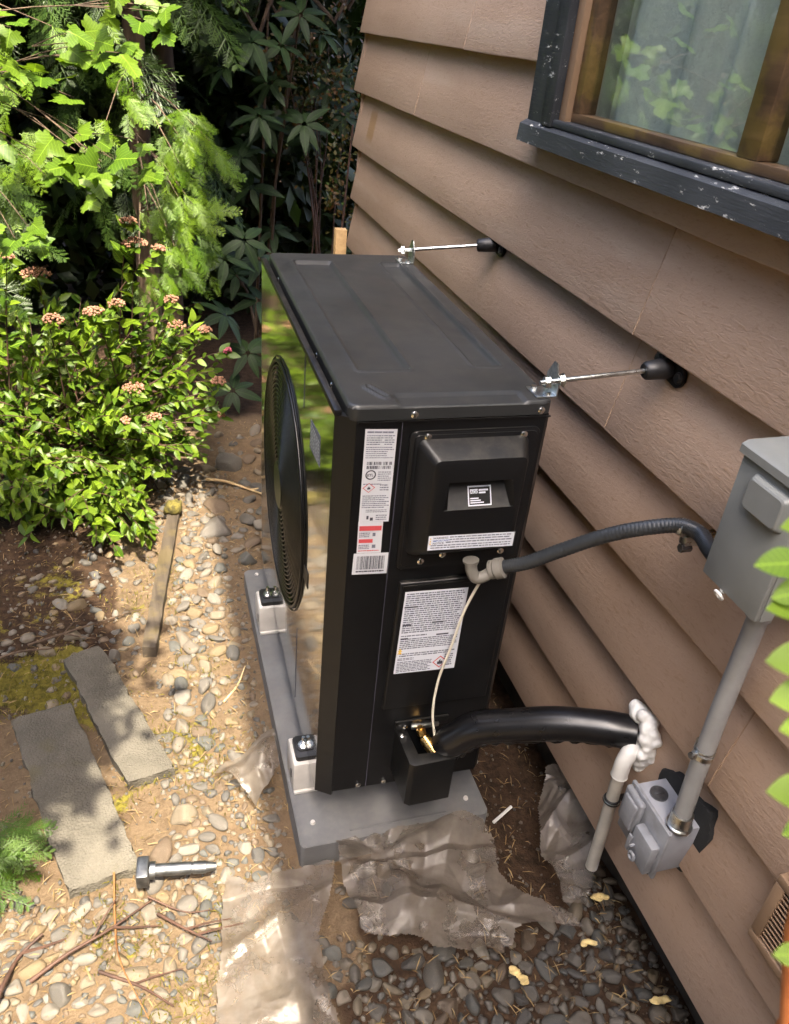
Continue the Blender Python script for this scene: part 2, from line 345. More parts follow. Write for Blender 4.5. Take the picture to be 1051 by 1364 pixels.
def obj(name, b, mat, parent=None, kind=None, sharp=38, smooth=True):
    me = bpy.data.meshes.new(name); b.bm.normal_update(); bmesh.ops.recalc_face_normals(b.bm, faces=b.bm.faces[:]); b.bm.to_mesh(me); b.bm.free()
    if smooth:
        me.shade_smooth(); me.set_sharp_from_angle(angle=math.radians(sharp))
    me.materials.append(M[mat]); return link(bpy.data.objects.new(name, me), parent, kind)
def npmesh(name, V, F, mat, smooth=False, sharp=None):
    me = bpy.data.meshes.new(name); V = np.asarray(V, dtype=np.float32); me.vertices.add(len(V)); me.vertices.foreach_set('co', V.ravel())
    if isinstance(F, np.ndarray):
        k = F.shape[1]; me.loops.add(F.size); me.loops.foreach_set('vertex_index', F.ravel().astype(np.int32)); me.polygons.add(len(F))
        me.polygons.foreach_set('loop_start', np.arange(0, F.size, k, dtype=np.int32))
        if hasattr(me.polygons[0], 'loop_total') and bpy.app.version < (4, 1): me.polygons.foreach_set('loop_total', np.full(len(F), k, dtype=np.int32))
    me.update(calc_edges=True); me.validate()
    if smooth: me.shade_smooth()
    if sharp: me.set_sharp_from_angle(angle=math.radians(sharp))
    me.materials.append(M[mat]); return me
def tag(o, label, cat, group=None, kind=None):
    o['label'] = label; o['category'] = cat
    if group: o['group'] = group
    if kind: o['kind'] = kind
    return o
def thing(name, label, cat, loc=(0, 0, 0), rz=0, group=None):
    o = bpy.data.objects.new(name, None); o.empty_display_size = .05; o.location = loc; o.rotation_euler = (0, 0, rz); COL.objects.link(o); return tag(o, label, cat, group)
def copy_tree(o, parent=None):
    c = o.copy(); COL.objects.link(c); c.parent = parent
    for ch in list(o.children): copy_tree(ch, c)
    return c
def rrect(x0, x1, y0, y1, r, n=5):
    P = []
    for cx, cy, a0 in ((x1-r, y1-r, 0), (x0+r, y1-r, 90), (x0+r, y0+r, 180), (x1-r, y0+r, 270)):
        for i in range(n+1):
            a = math.radians(a0+90*i/n); P.append((cx+r*math.cos(a), cy+r*math.sin(a)))
    return P
FRONT = Matrix(((1, 0, 0, 0), (0, 0, -1, 0), (0, 1, 0, 0), (0, 0, 0, 1)))     # local xy -> world xz, extrude towards -y
def FY(y): return Matrix.Translation((0, y, 0)) @ FRONT
# value noise
_h = rng.random((256, 256))
def vn(x, y):
    xi = np.floor(x).astype(int); yi = np.floor(y).astype(int); fx = x-xi; fy = y-yi; fx = fx*fx*(3-2*fx); fy = fy*fy*(3-2*fy)
    g = lambda a, b: _h[a & 255, b & 255]
    return (g(xi, yi)*(1-fx)+g(xi+1, yi)*fx)*(1-fy)+(g(xi, yi+1)*(1-fx)+g(xi+1, yi+1)*fx)*fy
def fbm(x, y, o=4):
    s = 0; a = .5
    for i in range(o): s = s+a*vn(x*2**i+17*i, y*2**i+31*i); a *= .5
    return s
def ss(v, a, b): t = np.clip((v-a)/(b-a), 0, 1); return t*t*(3-2*t)
G0 = -.16
def gh(x, y):
    x = np.asarray(x, float); y = np.asarray(y, float)
    h = G0-.012+.024*(fbm(x*4+50, y*4+50)-.35)+.010*(fbm(x*22+9, y*22+9)-.45)+.05*(fbm(x*.5+40, y*.5+40)-.47)*ss(np.hypot(x+.1, y-.3), 1.2, 3)
    h = h-.03*ss(x, .38, .5)*ss(y, -.35, -.1)*(1-ss(y, 1.2, 1.6))
    return h
def inpoly(px, py, poly):
    px = np.asarray(px); py = np.asarray(py); ins = np.zeros(px.shape, bool); n = len(poly)
    for i in range(n):
        (x0, y0), (x1, y1) = poly[i], poly[(i+1) % n]
        c = ((y0 > py) != (y1 > py)) & (px < (x1-x0)*(py-y0)/((y1-y0) if y1 != y0 else 1e-9)+x0); ins ^= c
    return ins
SLAB1 = [(-.412, .011), (-.564, -.019), (-.732, .520), (-.585, .555)]; SLAB2 = [(-.324, .272), (-.439, .244), (-.615, .733), (-.513, .781)]
# ------------------------------------------------------------------ ground
def axis(lo, a, b, hi, st, k):
    return np.concatenate([lo+(a-lo)*(1-np.geomspace(1, .0008, k)), np.arange(a, b, st), b+(hi-b)*np.geomspace(.0008, 1, k)])
gx = axis(-90, -1.3, .95, 90, .011, 26); gy = axis(-90, -.85, 2.6, 90, .013, 26)
XX, YY = np.meshgrid(gx, gy, indexing='ij'); ZZ = gh(XX, YY); nx, ny = XX.shape
I = np.arange(nx*ny).reshape(nx, ny); F = np.stack([I[:-1, :-1], I[1:, :-1], I[1:, 1:], I[:-1, 1:]], -1).reshape(-1, 4)
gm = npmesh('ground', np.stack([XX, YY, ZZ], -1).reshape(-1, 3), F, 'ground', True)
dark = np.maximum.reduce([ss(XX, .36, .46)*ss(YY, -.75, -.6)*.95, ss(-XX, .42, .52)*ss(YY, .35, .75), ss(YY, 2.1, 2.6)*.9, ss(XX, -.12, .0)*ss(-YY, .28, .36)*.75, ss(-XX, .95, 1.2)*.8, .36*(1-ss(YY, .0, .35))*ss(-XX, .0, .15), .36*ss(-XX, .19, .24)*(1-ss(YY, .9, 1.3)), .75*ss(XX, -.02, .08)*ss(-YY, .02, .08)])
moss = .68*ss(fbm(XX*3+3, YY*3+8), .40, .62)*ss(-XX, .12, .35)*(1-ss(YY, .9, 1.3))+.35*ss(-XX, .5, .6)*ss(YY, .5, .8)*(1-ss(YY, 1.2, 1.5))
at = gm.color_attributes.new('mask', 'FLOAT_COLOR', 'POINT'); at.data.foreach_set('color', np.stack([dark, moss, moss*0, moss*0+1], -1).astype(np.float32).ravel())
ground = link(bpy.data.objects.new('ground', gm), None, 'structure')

# ------------------------------------------------------------------ house
WX, Z0, SP = .5716, 1.4643, .2073
house = thing('house', 'taupe lap sided house wall with a black trimmed window along the right', 'house', (WX, 2.42, G0))
HI = Matrix.Translation((WX, 2.42, G0)).inverted()
def hobj(name, b, mat, parent=None, kind=None, sharp=38, smooth=True):     # built in world space, parented under the house
    p = parent if parent is not None else house
    o = obj(name, b, mat, p, kind, sharp, smooth); o.matrix_parent_inverse = Matrix.Identity(4)
    off = Vector((WX, 2.42, G0)) if p == house else Vector((0, 0, 0))
    o.location = -off if p == house else (0, 0, 0)
    return o
def board(y0, y1, zb, zt=None, seed=0):
    b = B(); n = max(2, int((y1-y0)/.09)); full = zt is None; zt = zb+.235 if full else zt
    xt = WX+(zt-zb)*(.042/.235); rows = []
    for i in range(n+1):
        y = y0+(y1-y0)*i/n; j = (fbm(np.array([y*5+seed*3.1]), np.array([seed*1.7]), 3)[0]-.45)*.004; k = (fbm(np.array([y*3+seed*2.1+70]), np.array([seed*2.7]), 2)[0]-.4)*.004
        rows.append([b.bm.verts.new(c) for c in ((WX+k+.0015, y, zb+j), (WX+k, y, zb+j+.003), (xt+k, y, zt), (xt+.0105, y, zt), (WX+.0360, y, zb+j+.008))])
    for a, c in zip(rows, rows[1:]):
        for q in range(5): b.bm.faces.new((a[q], a[(q+1) % 5], c[(q+1) % 5], c[q]))
    b.bm.faces.new(rows[0]); b.bm.faces.new(rows[-1][::-1])
    return hobj('siding_board', b, 'siding')
YE, YN = 2.42, -5.2; WY0, WY1, WZ0, WZ1 = -.80, .655, 1.320, 2.16
splice = {-4: [.9], -3: [1.3], -2: [1.9], -1: [1.1], 0: [1.2], 1: [1.595], 2: [.103], 3: [.12], 4: [1.75, -1.6], 5: [-.447], 6: [1.2, -1.1], 7: [.7]}
for k in range(-17, 8):
    zb = Z0-k*SP; jog = (-.02, .028, .012, -.012, .02)[k % 5]
    cuts = [YN]+sorted(splice.get(k, []))+[YE+jog-.01]
    for a, c in zip(cuts, cuts[1:]):
        a2, c2 = a+.0012, c-.0012
        if zb+.235 > WZ0 and zb < WZ1-.02:
            if zb < WZ0-.01:                                     # strip under the window
                if a2 < WY1: board(max(a2, WY0) if a2 > WY0 else a2, min(c2, WY1), zb, WZ0, k*3+a)
                if c2 > WY1: board(max(a2, WY1), c2, zb, None, k*3+a)
            else:
                if a2 < WY0: board(a2, min(c2, WY0), zb, None, k*3+a)
                if c2 > WY1: board(max(a2, WY1), c2, zb, None, k*3+a)
        else: board(a2, c2, zb, None, k*3+a)
for k, ys in splice.items():
    for y in ys:
        if -1.2 < y < 2 and k >= 1:
            zb = Z0-k*SP; b = B(); b.tube([(WX+.0012+t*.0372, y+.0012*math.sin(t*23+k), zb+.004+t*.2) for t in [i/14 for i in range(15)]], [.0012+.0010*random.random() for _ in range(15)], 6); hobj('caulk_joint', b, 'caulk')
b = B()
for k in range(-3, 8):
    zb = Z0-k*SP
    for q in range(9):
        y = -1.3+q*.405+.05*math.sin(k*7+q*3)
        if WZ0-.05 < zb+.03 < WZ1 and WY0-.1 < y < WY1+.05: continue
        b.ball((WX+.0051+.0008, y, zb+.026), .0036, (.35, 1, 1), 1)
hobj('nail_heads', b, 'caulk', None, 'stuff')
b = B(); b.box((WX+.095, YN, -.6), (WX+.25, YE-.03, .03)); hobj('foundation', b, 'found')
b = B(); b.box((WX+.069, YE-.075, .05), (WX+4, YE-.045, 5.02)); b.box((WX+.056, YN, .05), (WX+.068, WY0, 5.02)); b.box((WX+.056, WY1, .05), (WX+.068, YE-.08, 5.02)); b.box((WX+.056, WY0, .05), (WX+.068, WY1, WZ0)); b.box((WX+.056, WY0, WZ1), (WX+.068, WY1, 5.02)); hobj('wall_core', b, 'found')
for k in range(-17, 8):                                             # gable side boards, round the corner
    zb = Z0-k*SP; b = B(); b.prism([(0, 0), (.235, .012), (.235, .022), (0, .011)], Matrix(((0, 0, 1, WX+.02), (0, -1, 0, YE-.020), (1, 0, 0, zb), (0, 0, 0, 1))), 3.9); hobj('siding_board', b, 'siding')
b = B(); b.box((.120, YN, 5.06), (WX+.1, YE+.32, 5.09)); hobj('soffit', b, 'soffit')
b = B(); b.box((.100, YN, 5.02), (.118, YE+.32, 5.22)); hobj('fascia', b, 'soffit')
b = B(); b.prism([(.10, 5.24), (.12, 5.20), (4.2, 6.8), (4.2, 6.87)], Matrix(((1, 0, 0, -.05), (0, 0, 1, YN), (0, 1, 0, 0), (0, 0, 0, 1))), YE+.32-YN); hobj('roof', b, 'roof')
# window
win = B(); win.box((.553, .498, WZ0+.04), (.612, .5275, WZ1-.04), .002); win.box((.553, -.705, WZ0+.04), (.612, -.675, WZ1-.04), .002); win.box((.553, -.675, WZ1-.07), (.612, .498, WZ1-.04), .002)
win = hobj('window', win, 'jamb')
def wobj(name, b, mat): 
    o = obj(name, b, mat, win); return o
def mould(path_mat, prof, L): b = B(); b.prism(prof, path_mat, L); return b
# side trims, two stepped: flat outer board and a raised inner strip
for y0, y1, sgn in ((.528, .667, 1), (-.845, -.706, -1)):
    b = B(); yo0, yo1 = (y0+.048, y1) if sgn > 0 else (y0, y1-.048); yi0, yi1 = (y0, y0+.050) if sgn > 0 else (y1-.050, y1)
    b.box((.546, yo0, 1.311), (WX+.02, yo1, WZ1+.12), .003); b.box((.535, yi0, 1.352), (WX+.02, yi1, WZ1+.1), .004); wobj('trim_board', b, 'trim')
b = B(); b.prism([(.528, 1.3095), (.531, 1.345), (.552, 1.3565), (.592, 1.3645), (.592, 1.3095)], Matrix(((1, 0, 0, 0), (0, 0, 1, -.845), (0, 1, 0, 0), (0, 0, 0, 1))), 1.512+.003); wobj('window_sill', b, 'trim')
b = B(); b.box((.541, -.70, 1.3535), (.600, .530, 1.3680), .003); wobj('sill_stop', b, 'trim')
b = B(); b.box((.546, -.845, WZ1-.04), (WX+.02, .667, WZ1+.10), .003); wobj('trim_board', b, 'trim')
b = B(); b.box((.566, -.675, 1.3685), (.606, .498, 1.386), .002); b.box((.566, .4685, 1.386), (.606, .498, 2.09), .002); b.box((.566, -.100, 1.386), (.606, -.050, 2.09), .003); b.box((.566, -.675, 1.386), (.606, -.645, 2.09), .002); b.box((.566, -.645, 2.065), (.606, .4685, 2.09), .002)
fr = wobj('window_frame', b, 'frame')
for y0, y1 in ((-.052, .470), (-.646, -.098)):
    b = B(); b.box((.588, y0, 1.384), (.592, y1, 2.067)); wobj('pane', b, 'glass')
b = B(); b.box((.622, -.76, 1.30), (1.5, .56, 1.31)); b.box((1.5, -.76, 1.30), (1.51, .56, 2.2)); b.box((.622, -.77, 1.3), (1.5, -.76, 2.2)); b.box((.622, .56, 1.3), (1.5, .57, 2.2)); b.box((.622, -.76, 2.2), (1.5, .56, 2.21)); wobj('room_lining', b, 'dark_room')
n = 240; V = []; F = []
for i in range(n+1):
    y = -.70+1.185*i/n; x = .636+.019*math.sin(y*46+1.6*math.sin(y*9))+.007*math.sin(y*21+1)
    for z in (1.325, 1.6, 1.9, 2.18): V.append((x+.004*math.sin(z*7+y*20), y, z))
F = np.array([(i*4+j, i*4+4+j, i*4+5+j, i*4+1+j) for i in range(n) for j in range(3)])
tag(link(bpy.data.objects.new('curtain', npmesh('curtain', V, F, 'curtain', True))), 'pale sheer curtain hanging in folds behind the window glass', 'curtain')
# foundation vent
b = B(); y0, y1, z0, z1 = -.87, -.640, .310, .468
for q in (((.553, y0, z0), (.574, y1, z0+.018)), ((.553, y0, z1-.018), (.574, y1, z1)), ((.553, y1-.02, z0+.018), (.574, y1, z1-.018)), ((.553, y0, z0+.018), (.574, y0+.02, z1-.018))): b.box(*q, .003)
vent = hobj('foundation_vent', b, 'jamb')
for i in range(12):
    z = z0+.022+i*.0098; bb = B(); bb.box((-.006, y0+.02, -.0012), (.006, y1-.02, .0012), 0, mat=Matrix.Translation((.5605, 0, z)) @ Matrix.Rotation(math.radians(35), 4, 'Y')); obj('louvre', bb, 'jamb', vent)

# ------------------------------------------------------------------ pad, risers
pad = thing('equipment_pad', 'flat grey pad under the heat pump, its near edge half covered by plastic sheeting', 'pad', (0, 0, G0))
b = B(); b.prism(rrect(-.060, .402, -.052, 1.03, .012), Matrix.Translation((0, 0, -.20-G0)), .10, .006); obj('slab_body', b, 'pad', pad)
for x, y in ((-.021, .010), (.36, .0), (-.021, 1.0)):
    b = B(); b.cyl((x, y, -.0995-G0), (x, y, -.094-G0), .0065, .005, 12); obj('anchor_cap', b, 'riser', pad)
b = B(); b.box((.06, -.03, -.1005-G0), (.30, -.024, -.0985-G0), .0008); obj('embossed_bar', b, 'pad', pad)
for i, (y, lab) in enumerate(((.146, 'white riser foot nearest the front corner of the heat pump'), (.742, 'white riser foot under the far end of the heat pump'))):
    t = thing('riser_foot', lab, 'riser', (0, y, -.1), 0, 'risers on the pad')
    b = B(); b.box((-.052, -.044, .002), (.43, .044, .0985), .005)
    b.box((-.050, -.050, .0005), (.43, .050, .010), .002); obj('riser_body', b, 'riser', t)
    b = B(); b.box((-.0535, -.020, .03), (-.0515, -.012, .055)); obj('slot', b, 'rubber', t)
    b = B(); b.prism(rrect(-.044, .03, -.034, .034, .008), Matrix.Translation((0, 0, .0985)), .013, .003); b.prism(rrect(-.038, -.004, -.016, .016, .010), Matrix.Translation((0, 0, .1115)), .004, .002); iso = obj('isolator_block', b, 'rubber', t)
    b = B(); b.cyl((-.022, 0, .1115), (-.022, 0, .1175), .013, n=18); b.cyl((-.022, 0, .1175), (-.022, 0, .126), .0085, n=6); b.cyl((-.022, 0, .126), (-.022, 0, .142), .0042, n=10); obj('hex_bolt', b, 'screw', iso)

# ------------------------------------------------------------------ heat pump
W, LN, H = .3755, .969, .97
hp = thing('heat_pump', 'black outdoor heat pump unit standing on the grey pad beside the house', 'heat pump', (0, 0, 0), -.0093)
P = lambda n, b, m, par=hp, kind=None, sharp=38: obj(n, b, m, par, kind or ('stuff' if n in ('printed_text', 'barcode', 'bold_words', 'red_heading', 'badge_print') else None), sharp)
I4 = Matrix.Identity(4)
b = B(); b.prism([(-.002, .032), (.016, .002), (W-.012, 0), (W, .012), (W, LN-.01), (W-.01, LN), (-.002, LN)], Matrix.Translation((0, 0, .012)), .926); P('case', b, 'case')
b = B(); b.box((.012, .02, 0), (W-.01, LN-.02, .012)); P('base_pan', b, 'case')
# front sheet with round opening
FY0, FZ0, FR = .550, .508, .309; xs = -.018; ya, yb, za, zb = .021, LN-.004, .004, .944
bm = B(); N = 160; ci = []; co = []; ci2 = []
angs = sorted([2*PI*i/N for i in range(N)]+[math.atan2(z-FZ0, y-FY0) % (2*PI) for y in (ya, yb) for z in (za, zb)])
for a in angs:
    c, s_ = math.cos(a), math.sin(a); t = min(((yb-FY0)/c if c > 1e-9 else (ya-FY0)/c if c < -1e-9 else 9), ((zb-FZ0)/s_ if s_ > 1e-9 else (za-FZ0)/s_ if s_ < -1e-9 else 9))
    ci.append(bm.bm.verts.new((xs, FY0+FR*c, FZ0+FR*s_))); co.append(bm.bm.verts.new((xs, FY0+t*c, FZ0+t*s_))); ci2.append(bm.bm.verts.new((xs+.014, FY0+FR*.985*c, FZ0+FR*.985*s_)))
k = len(angs)
for i in range(k):
    j = (i+1) % k; bm.bm.faces.new((ci[i], co[i], co[j], ci[j])); bm.bm.faces.new((ci[i], ci[j], ci2[j], ci2[i]))
fs = P('front_sheet', bm, 'film')
b = B(); b.prism([(-.018, .0215), (.0155, .0005), (.020, .004), (-.002, .030), (-.018, .030)], Matrix.Translation((0, 0, .002)), .945); P('corner_post', b, 'case')
b = B(); b.box((xs-.002, .016, .9455), (-.0065, LN-.006, .9575), .002); P('top_ledge', b, 'case')
b = B(); b.box((xs, LN-.0035, .004), (-.002, LN, .944)); P('end_flange', b, 'case')
b = B(); b.box((xs-.0012, .3005, .83), (xs-.0002, .3015, .944)); b.box((xs-.0012, .3005, .02), (xs-.0002, .3015, .25)); P('sheet_seam', b, 'ink')
# handle pocket low on the sheet, its shaded hollow drawn as a black plate
b = B(); b.prism([(.19, .452), (.292, .447), (.292, .484), (.19, .492)], Matrix(((0, 0, -1, xs-.0003), (1, 0, 0, 0), (0, 1, 0, 0), (0, 0, 0, 1))), .0012); P('hand_grip_shade', b, 'rubber')
# inner fan duct, blades
b = B(); b.tube([(x, FY0, FZ0) for x in (-.005, .02, .08, .13)], [FR*.985, FR*.95, FR*.93, FR*.93], 64, False); P('fan_duct', b, 'plastic_black', sharp=60)
b = B(); b.cyl((.13, FY0, FZ0), (.135, FY0, FZ0), FR, n=48); P('fan_back_plate', b, 'rubber')
fan = B(); fan.cyl((.03, FY0, FZ0), (.11, FY0, FZ0), .062, n=32); fan = P('fan_hub', fan, 'plastic_black')
for q in range(3):
    bb = B(); nr, na = 8, 10; g = []
    for i in range(nr+1):
        r = .055+(FR*.90-.055)*i/nr; row = []
        for j in range(na+1):
            a = q*2*PI/3+.25*i/nr+(j/na)*1.25*(1-.1*i/nr); row.append(bb.bm.verts.new((.105-.075*j/na, FY0+r*math.cos(a), FZ0+r*math.sin(a))))
        g.append(row)
    for i in range(nr):
        for j in range(na): bb.bm.faces.new((g[i][j], g[i+1][j], g[i+1][j+1], g[i][j+1]))
    bmesh.ops.solidify(bb.bm, geom=bb.bm.faces[:], thickness=.004); P('fan_blade', bb, 'plastic_black', fan)
# guard
def dome(r): return -.021-.008*(1-(r/FR)**2.2)
b = B()
nring = 23
for i in range(nring):
    r = .055+(FR-.016-.055)*i/(nring-1); b.torus((dome(r), FY0, FZ0), (1, 0, 0), r, .0019, 72, 6)
gd = P('guard_rings', b, 'guard', kind='stuff')
for i in range(12):
    a = 2*PI*i/12+.13; bb = B(); bb.tube([(dome(r)+.003, FY0+r*math.cos(a), FZ0+r*math.sin(a)) for r in [.05+(FR-.012-.05)*q/8 for q in range(9)]], .0026, 6); P('guard_spoke', bb, 'plastic_black')
b = B(); b.torus((-.022, FY0, FZ0), (1, 0, 0), FR-.004, .0042, 96, 10); b.torus((-.019, FY0, FZ0), (1, 0, 0), FR+.006, .0022, 96, 8); P('guard_rim', b, 'guard')
b = B(); b.cyl((-.0330, FY0, FZ0), (-.029, FY0, FZ0), .058, .062, 40); hubp = P('guard_badge_disc', b, 'plastic_black')
# lid
nxl, nyl = 100, 210; lx = np.linspace(0, W, nxl); ly = np.linspace(0, LN, nyl)
lx = np.sort(np.concatenate([lx, [.002, .004, .006, W-.002, W-.004, W-.006]])); ly = np.sort(np.concatenate([ly, [.002, .004, .006, LN-.002, LN-.004, LN-.006]]))
LX, LY = np.meshgrid(lx, ly, indexing='ij')
def sdrr(x, y, x0, x1, y0, y1, r):
    qx = np.abs(x-(x0+x1)/2)-(x1-x0)/2+r; qy = np.abs(y-(y0+y1)/2)-(y1-y0)/2+r
    return np.hypot(np.maximum(qx, 0), np.maximum(qy, 0))+np.minimum(np.maximum(qx, qy), 0)-r
din = -sdrr(LX, LY, 0, W, 0, LN, .020)
# pull grid corners onto the rounded outline
cx = np.clip(LX, .02, W-.02); cy = np.clip(LY, .02, LN-.02); dd = np.hypot(LX-cx, LY-cy); k_ = np.where(dd > .02, .02/np.maximum(dd, 1e-9), 1); LX2 = cx+(LX-cx)*k_; LY2 = cy+(LY-cy)*k_
din = np.maximum(-sdrr(LX2, LY2, 0, W, 0, LN, .020), 0)
tt = np.clip(din/.007, 0, 1); LZ = H-.007*(1-np.sqrt(np.maximum(1-(1-tt)**2, 0)))
def bead(d, w): return np.exp(-(d/w)**2)
def groove(x0, x1, y0, y1, dep): return -dep*ss(-sdrr(LX2, LY2, x0, x1, y0, y1, .008), -.0028, .0028)
LZ += groove(.052, .151, .150, .890, .0080)+groove(.281, .336, .160, .880, .0080)
LZ += .0050*bead(sdrr(LX2, LY2, .052, .151, .150, .890, .008), .004)+.0050*bead(sdrr(LX2, LY2, .281, .336, .160, .880, .008), .004)
LZ += -.0045*ss(-LY2, -.048, -.040)*ss(LX2, .085, .095)*ss(-LX2, -.325, -.318)
segd = np.hypot(*(np.stack([LX2-.052, LY2-.078])-np.clip(((LX2-.052)*.021+(LY2-.078)*-.042)/(.021**2+.042**2), 0, 1)*np.array([.021, -.042]).reshape(2, 1, 1)))
LZ += .0042*bead(segd-.007, .0024)
LZ += .0008*(fbm(LX2*5, LY2*5, 2)-.4)*2
V = np.stack([LX2, LY2, LZ], -1).reshape(-1, 3); a_, b_ = LX.shape; I = np.arange(a_*b_).reshape(a_, b_)
F = np.stack([I[:-1, :-1], I[1:, :-1], I[1:, 1:], I[:-1, 1:]], -1).reshape(-1, 4)
lid = link(bpy.data.objects.new('lid', npmesh('lid', V, F, 'lid', True)), hp)
b = B(); out = rrect(0, W, 0, LN, .020, 8); inn = rrect(.003, W-.003, .003, LN-.003, .018, 8)
r1 = [b.bm.verts.new((x, y, H-.0068)) for x, y in out]; r2 = [b.bm.verts.new((x, y, .943)) for x, y in out]; r3 = [b.bm.verts.new((x, y, .9415)) for x, y in inn]
for i in range(len(out)):
    j = (i+1) % len(out); b.bm.faces.new((r1[i], r1[j], r2[j], r2[i])); b.bm.faces.new((r2[i], r2[j], r3[j], r3[i]))
P('lid_skirt', b, 'lid', lid)
def screw(c, ax, r=.0055, par=hp):
    c = Vector(c); ax = Vector(ax).normalized(); b = B(); b.tube([c, c+ax*.0012, c+ax*.0028, c+ax*.0034], [r*1.25, r*1.25, r*.8, r*.3], 12); return P('screw', b, 'screw', par)
for x in (.116, .352): screw((x, 0, .951), (0, -1, 0))
for y in (.792, .283, .137): screw((0, y, .9495), (-1, 0, .3), .005)
for x, z in ((.078, .022), (.139, .020)): screw((x, .0, z), (0, -1, 0), .005)
# seam and panels on the narrow near side
b = B(); b.box((.0955, -.0012, .014), (.0968, .0005, .938)); P('panel_seam', b, 'ink')
b = B(); b.box((.018, -.0022, .9385), (W-.004, .0, .9412)); P('panel_top_lip', b, 'case')
b = B(); b.prism(rrect(.111, .357, .628, .921, .014), FY(.0), .004, .0022); cov = P('service_cover', b, 'case')
b = B(); b.prism(rrect(.119, .352, .636, .914, .010), FY(-.004), .0015, .0009); P('cover_inner_plate', b, 'case', cov)
# bulged hood: lofted rounded rectangles
b = B(); rings = []
for (x0, x1, z0, z1, y, r) in ((.126, .336, .664, .906, -.0055, .014), (.130, .332, .668, .902, -.015, .014), (.143, .322, .690, .888, -.044, .014), (.146, .319, .694, .885, -.048, .012), (.151, .314, .70, .879, -.050, .010)):
    rings.append([b.bm.verts.new((x, y, z)) for x, z in rrect(x0, x1, z0, z1, r, 6)])
for p_, q_ in zip(rings, rings[1:]):
    for i in range(len(p_)): b.bm.faces.new((p_[i], p_[(i+1) % len(p_)], q_[(i+1) % len(p_)], q_[i]))
# recessed hand hold in the hood's face: trapezoid ramp
hx = [(.176, .842), (.296, .842), (.309, .785), (.172, .785)]
face = rings[-1]
hv = [b.bm.verts.new((x, -.050, z)) for x, z in hx]; hd = [b.bm.verts.new((x, y, z)) for (x, z), y in zip([(.186, .834), (.288, .834), (.300, .786), (.180, .786)], (-.022, -.022, -.0485, -.0485))]
b.bm.faces.new(hd)
for i in range(4): b.bm.faces.new((hv[i], hv[(i+1) % 4], hd[(i+1) % 4], hd[i]))
n_ = len(face); q4 = [face[0:n_//4], face[n_//4:n_//2], face[n_//2:3*n_//4], face[3*n_//4:]]      # corners: (+x,+z) (-x,+z) (-x,-z) (+x,-z)
A1, A2, A3, A4 = hv[1], hv[0], hv[3], hv[2]
b.bm.faces.new([q4[0][-1], q4[1][0], A2, A1]); b.bm.faces.new([q4[1][-1], q4[2][0], A3, A2]); b.bm.faces.new([q4[2][-1], q4[3][0], A4, A3]); b.bm.faces.new([q4[3][-1], q4[0][0], A1, A4])
for Q, A in zip(q4, (A1, A2, A3, A4)):
    for i in range(len(Q)-1): b.bm.faces.new([Q[i], Q[i+1], A])
hood = P('hood', b, 'case', cov, sharp=30)
for x, z in ((.143, .9105), (.324, .9075), (.158, .646), (.201, .6575), (.321, .655)): screw((x, -.0055, z), (0, -1, 0), .0055)
# lower access panel, raised
b = B(); b.prism([(.1145, .262), (.352, .262), (.352, .600), (.1215, .600)], FY(.0), .010, .005, 3); low = P('access_panel', b, 'case')
b = B(); b.box((.128, -.0125, .588), (.345, -.0095, .594), .001); P('panel_crease', b, 'case', low)
# labels ------------------------------------------------------------
def plate(name, c4, y, mat='label', par=hp, th=.0005):         # c4: tl tr br bl in (x, z)
    b = B(); b.prism([c4[3], c4[2], c4[1], c4[0]], FY(y), th); return P(name, b, mat, par)
def lerp4(c4, u, v):
    tl, tr, br, bl = c4; return ((tl[0]*(1-u)+tr[0]*u)*(1-v)+(bl[0]*(1-u)+br[0]*u)*v, (tl[1]*(1-u)+tr[1]*u)*(1-v)+(bl[1]*(1-u)+br[1]*u)*v)
def qd(b, c4, y, u0, v0, u1, v1):
    b.bm.faces.new([b.bm.verts.new((p[0], y, p[1])) for p in (lerp4(c4, u0, v1), lerp4(c4, u1, v1), lerp4(c4, u1, v0), lerp4(c4, u0, v0))])
def words(b, c4, y, u0, v0, u1, v1, rows, fill=.62, wl=(.03, .10), ragged=.25, gap=.012):
    h = (v1-v0)/rows
    for r in range(rows):
        u = u0; end = u1-(random.random()**2)*ragged*(u1-u0)
        while u < end-.01:
            e = min(end, u+random.uniform(*wl)); qd(b, c4, y, u, v0+r*h, e, v0+r*h+h*fill*random.uniform(.8, 1.05)); u = e+gap
def txt(s, size, x, y, z, mat, par, bold=0):
    c = bpy.data.curves.new('print', 'FONT'); c.body = s; c.size = size; c.offset = bold; c.extrude = 0
    c.materials.append(M[mat]); tmp = bpy.data.objects.new('tmp', c); o = bpy.data.objects.new('lettering', bpy.data.meshes.new_from_object(tmp)); bpy.data.objects.remove(tmp); link(o, par, 'stuff'); o.location = (x, y, z); o.rotation_euler = (PI/2, 0, 0); return o
L1 = [(.031, .929), (.0875, .9265), (.0875, .7405), (.0315, .7435)]; y = -.0026
l1 = plate('rating_label', L1, y+.0006)
b = B(); yy = y-.0003
words(b, L1, yy, .06, .02, .94, .05, 1, .7, (.15, .3)); words(b, L1, yy, .06, .06, .62, .17, 5, .5); words(b, L1, yy, .62, .06, .94, .17, 5, .5, (.05, .12)); words(b, L1, yy, .06, .18, .94, .31, 6, .45)
words(b, L1, yy, .50, .44, .94, .55, 5, .5); words(b, L1, yy, .60, .58, .94, .66, 3, .5); words(b, L1, yy, .05, .57, .7, .585, 1, .8)
words(b, L1, yy, .06, .70, .96, .85, 7, .5); words(b, L1, yy, .2, .86, .9, .90, 2, .5); words(b, L1, yy, .55, .92, .92, .99, 3, .5)
P('printed_text', b, 'inkg', l1)
b = B()
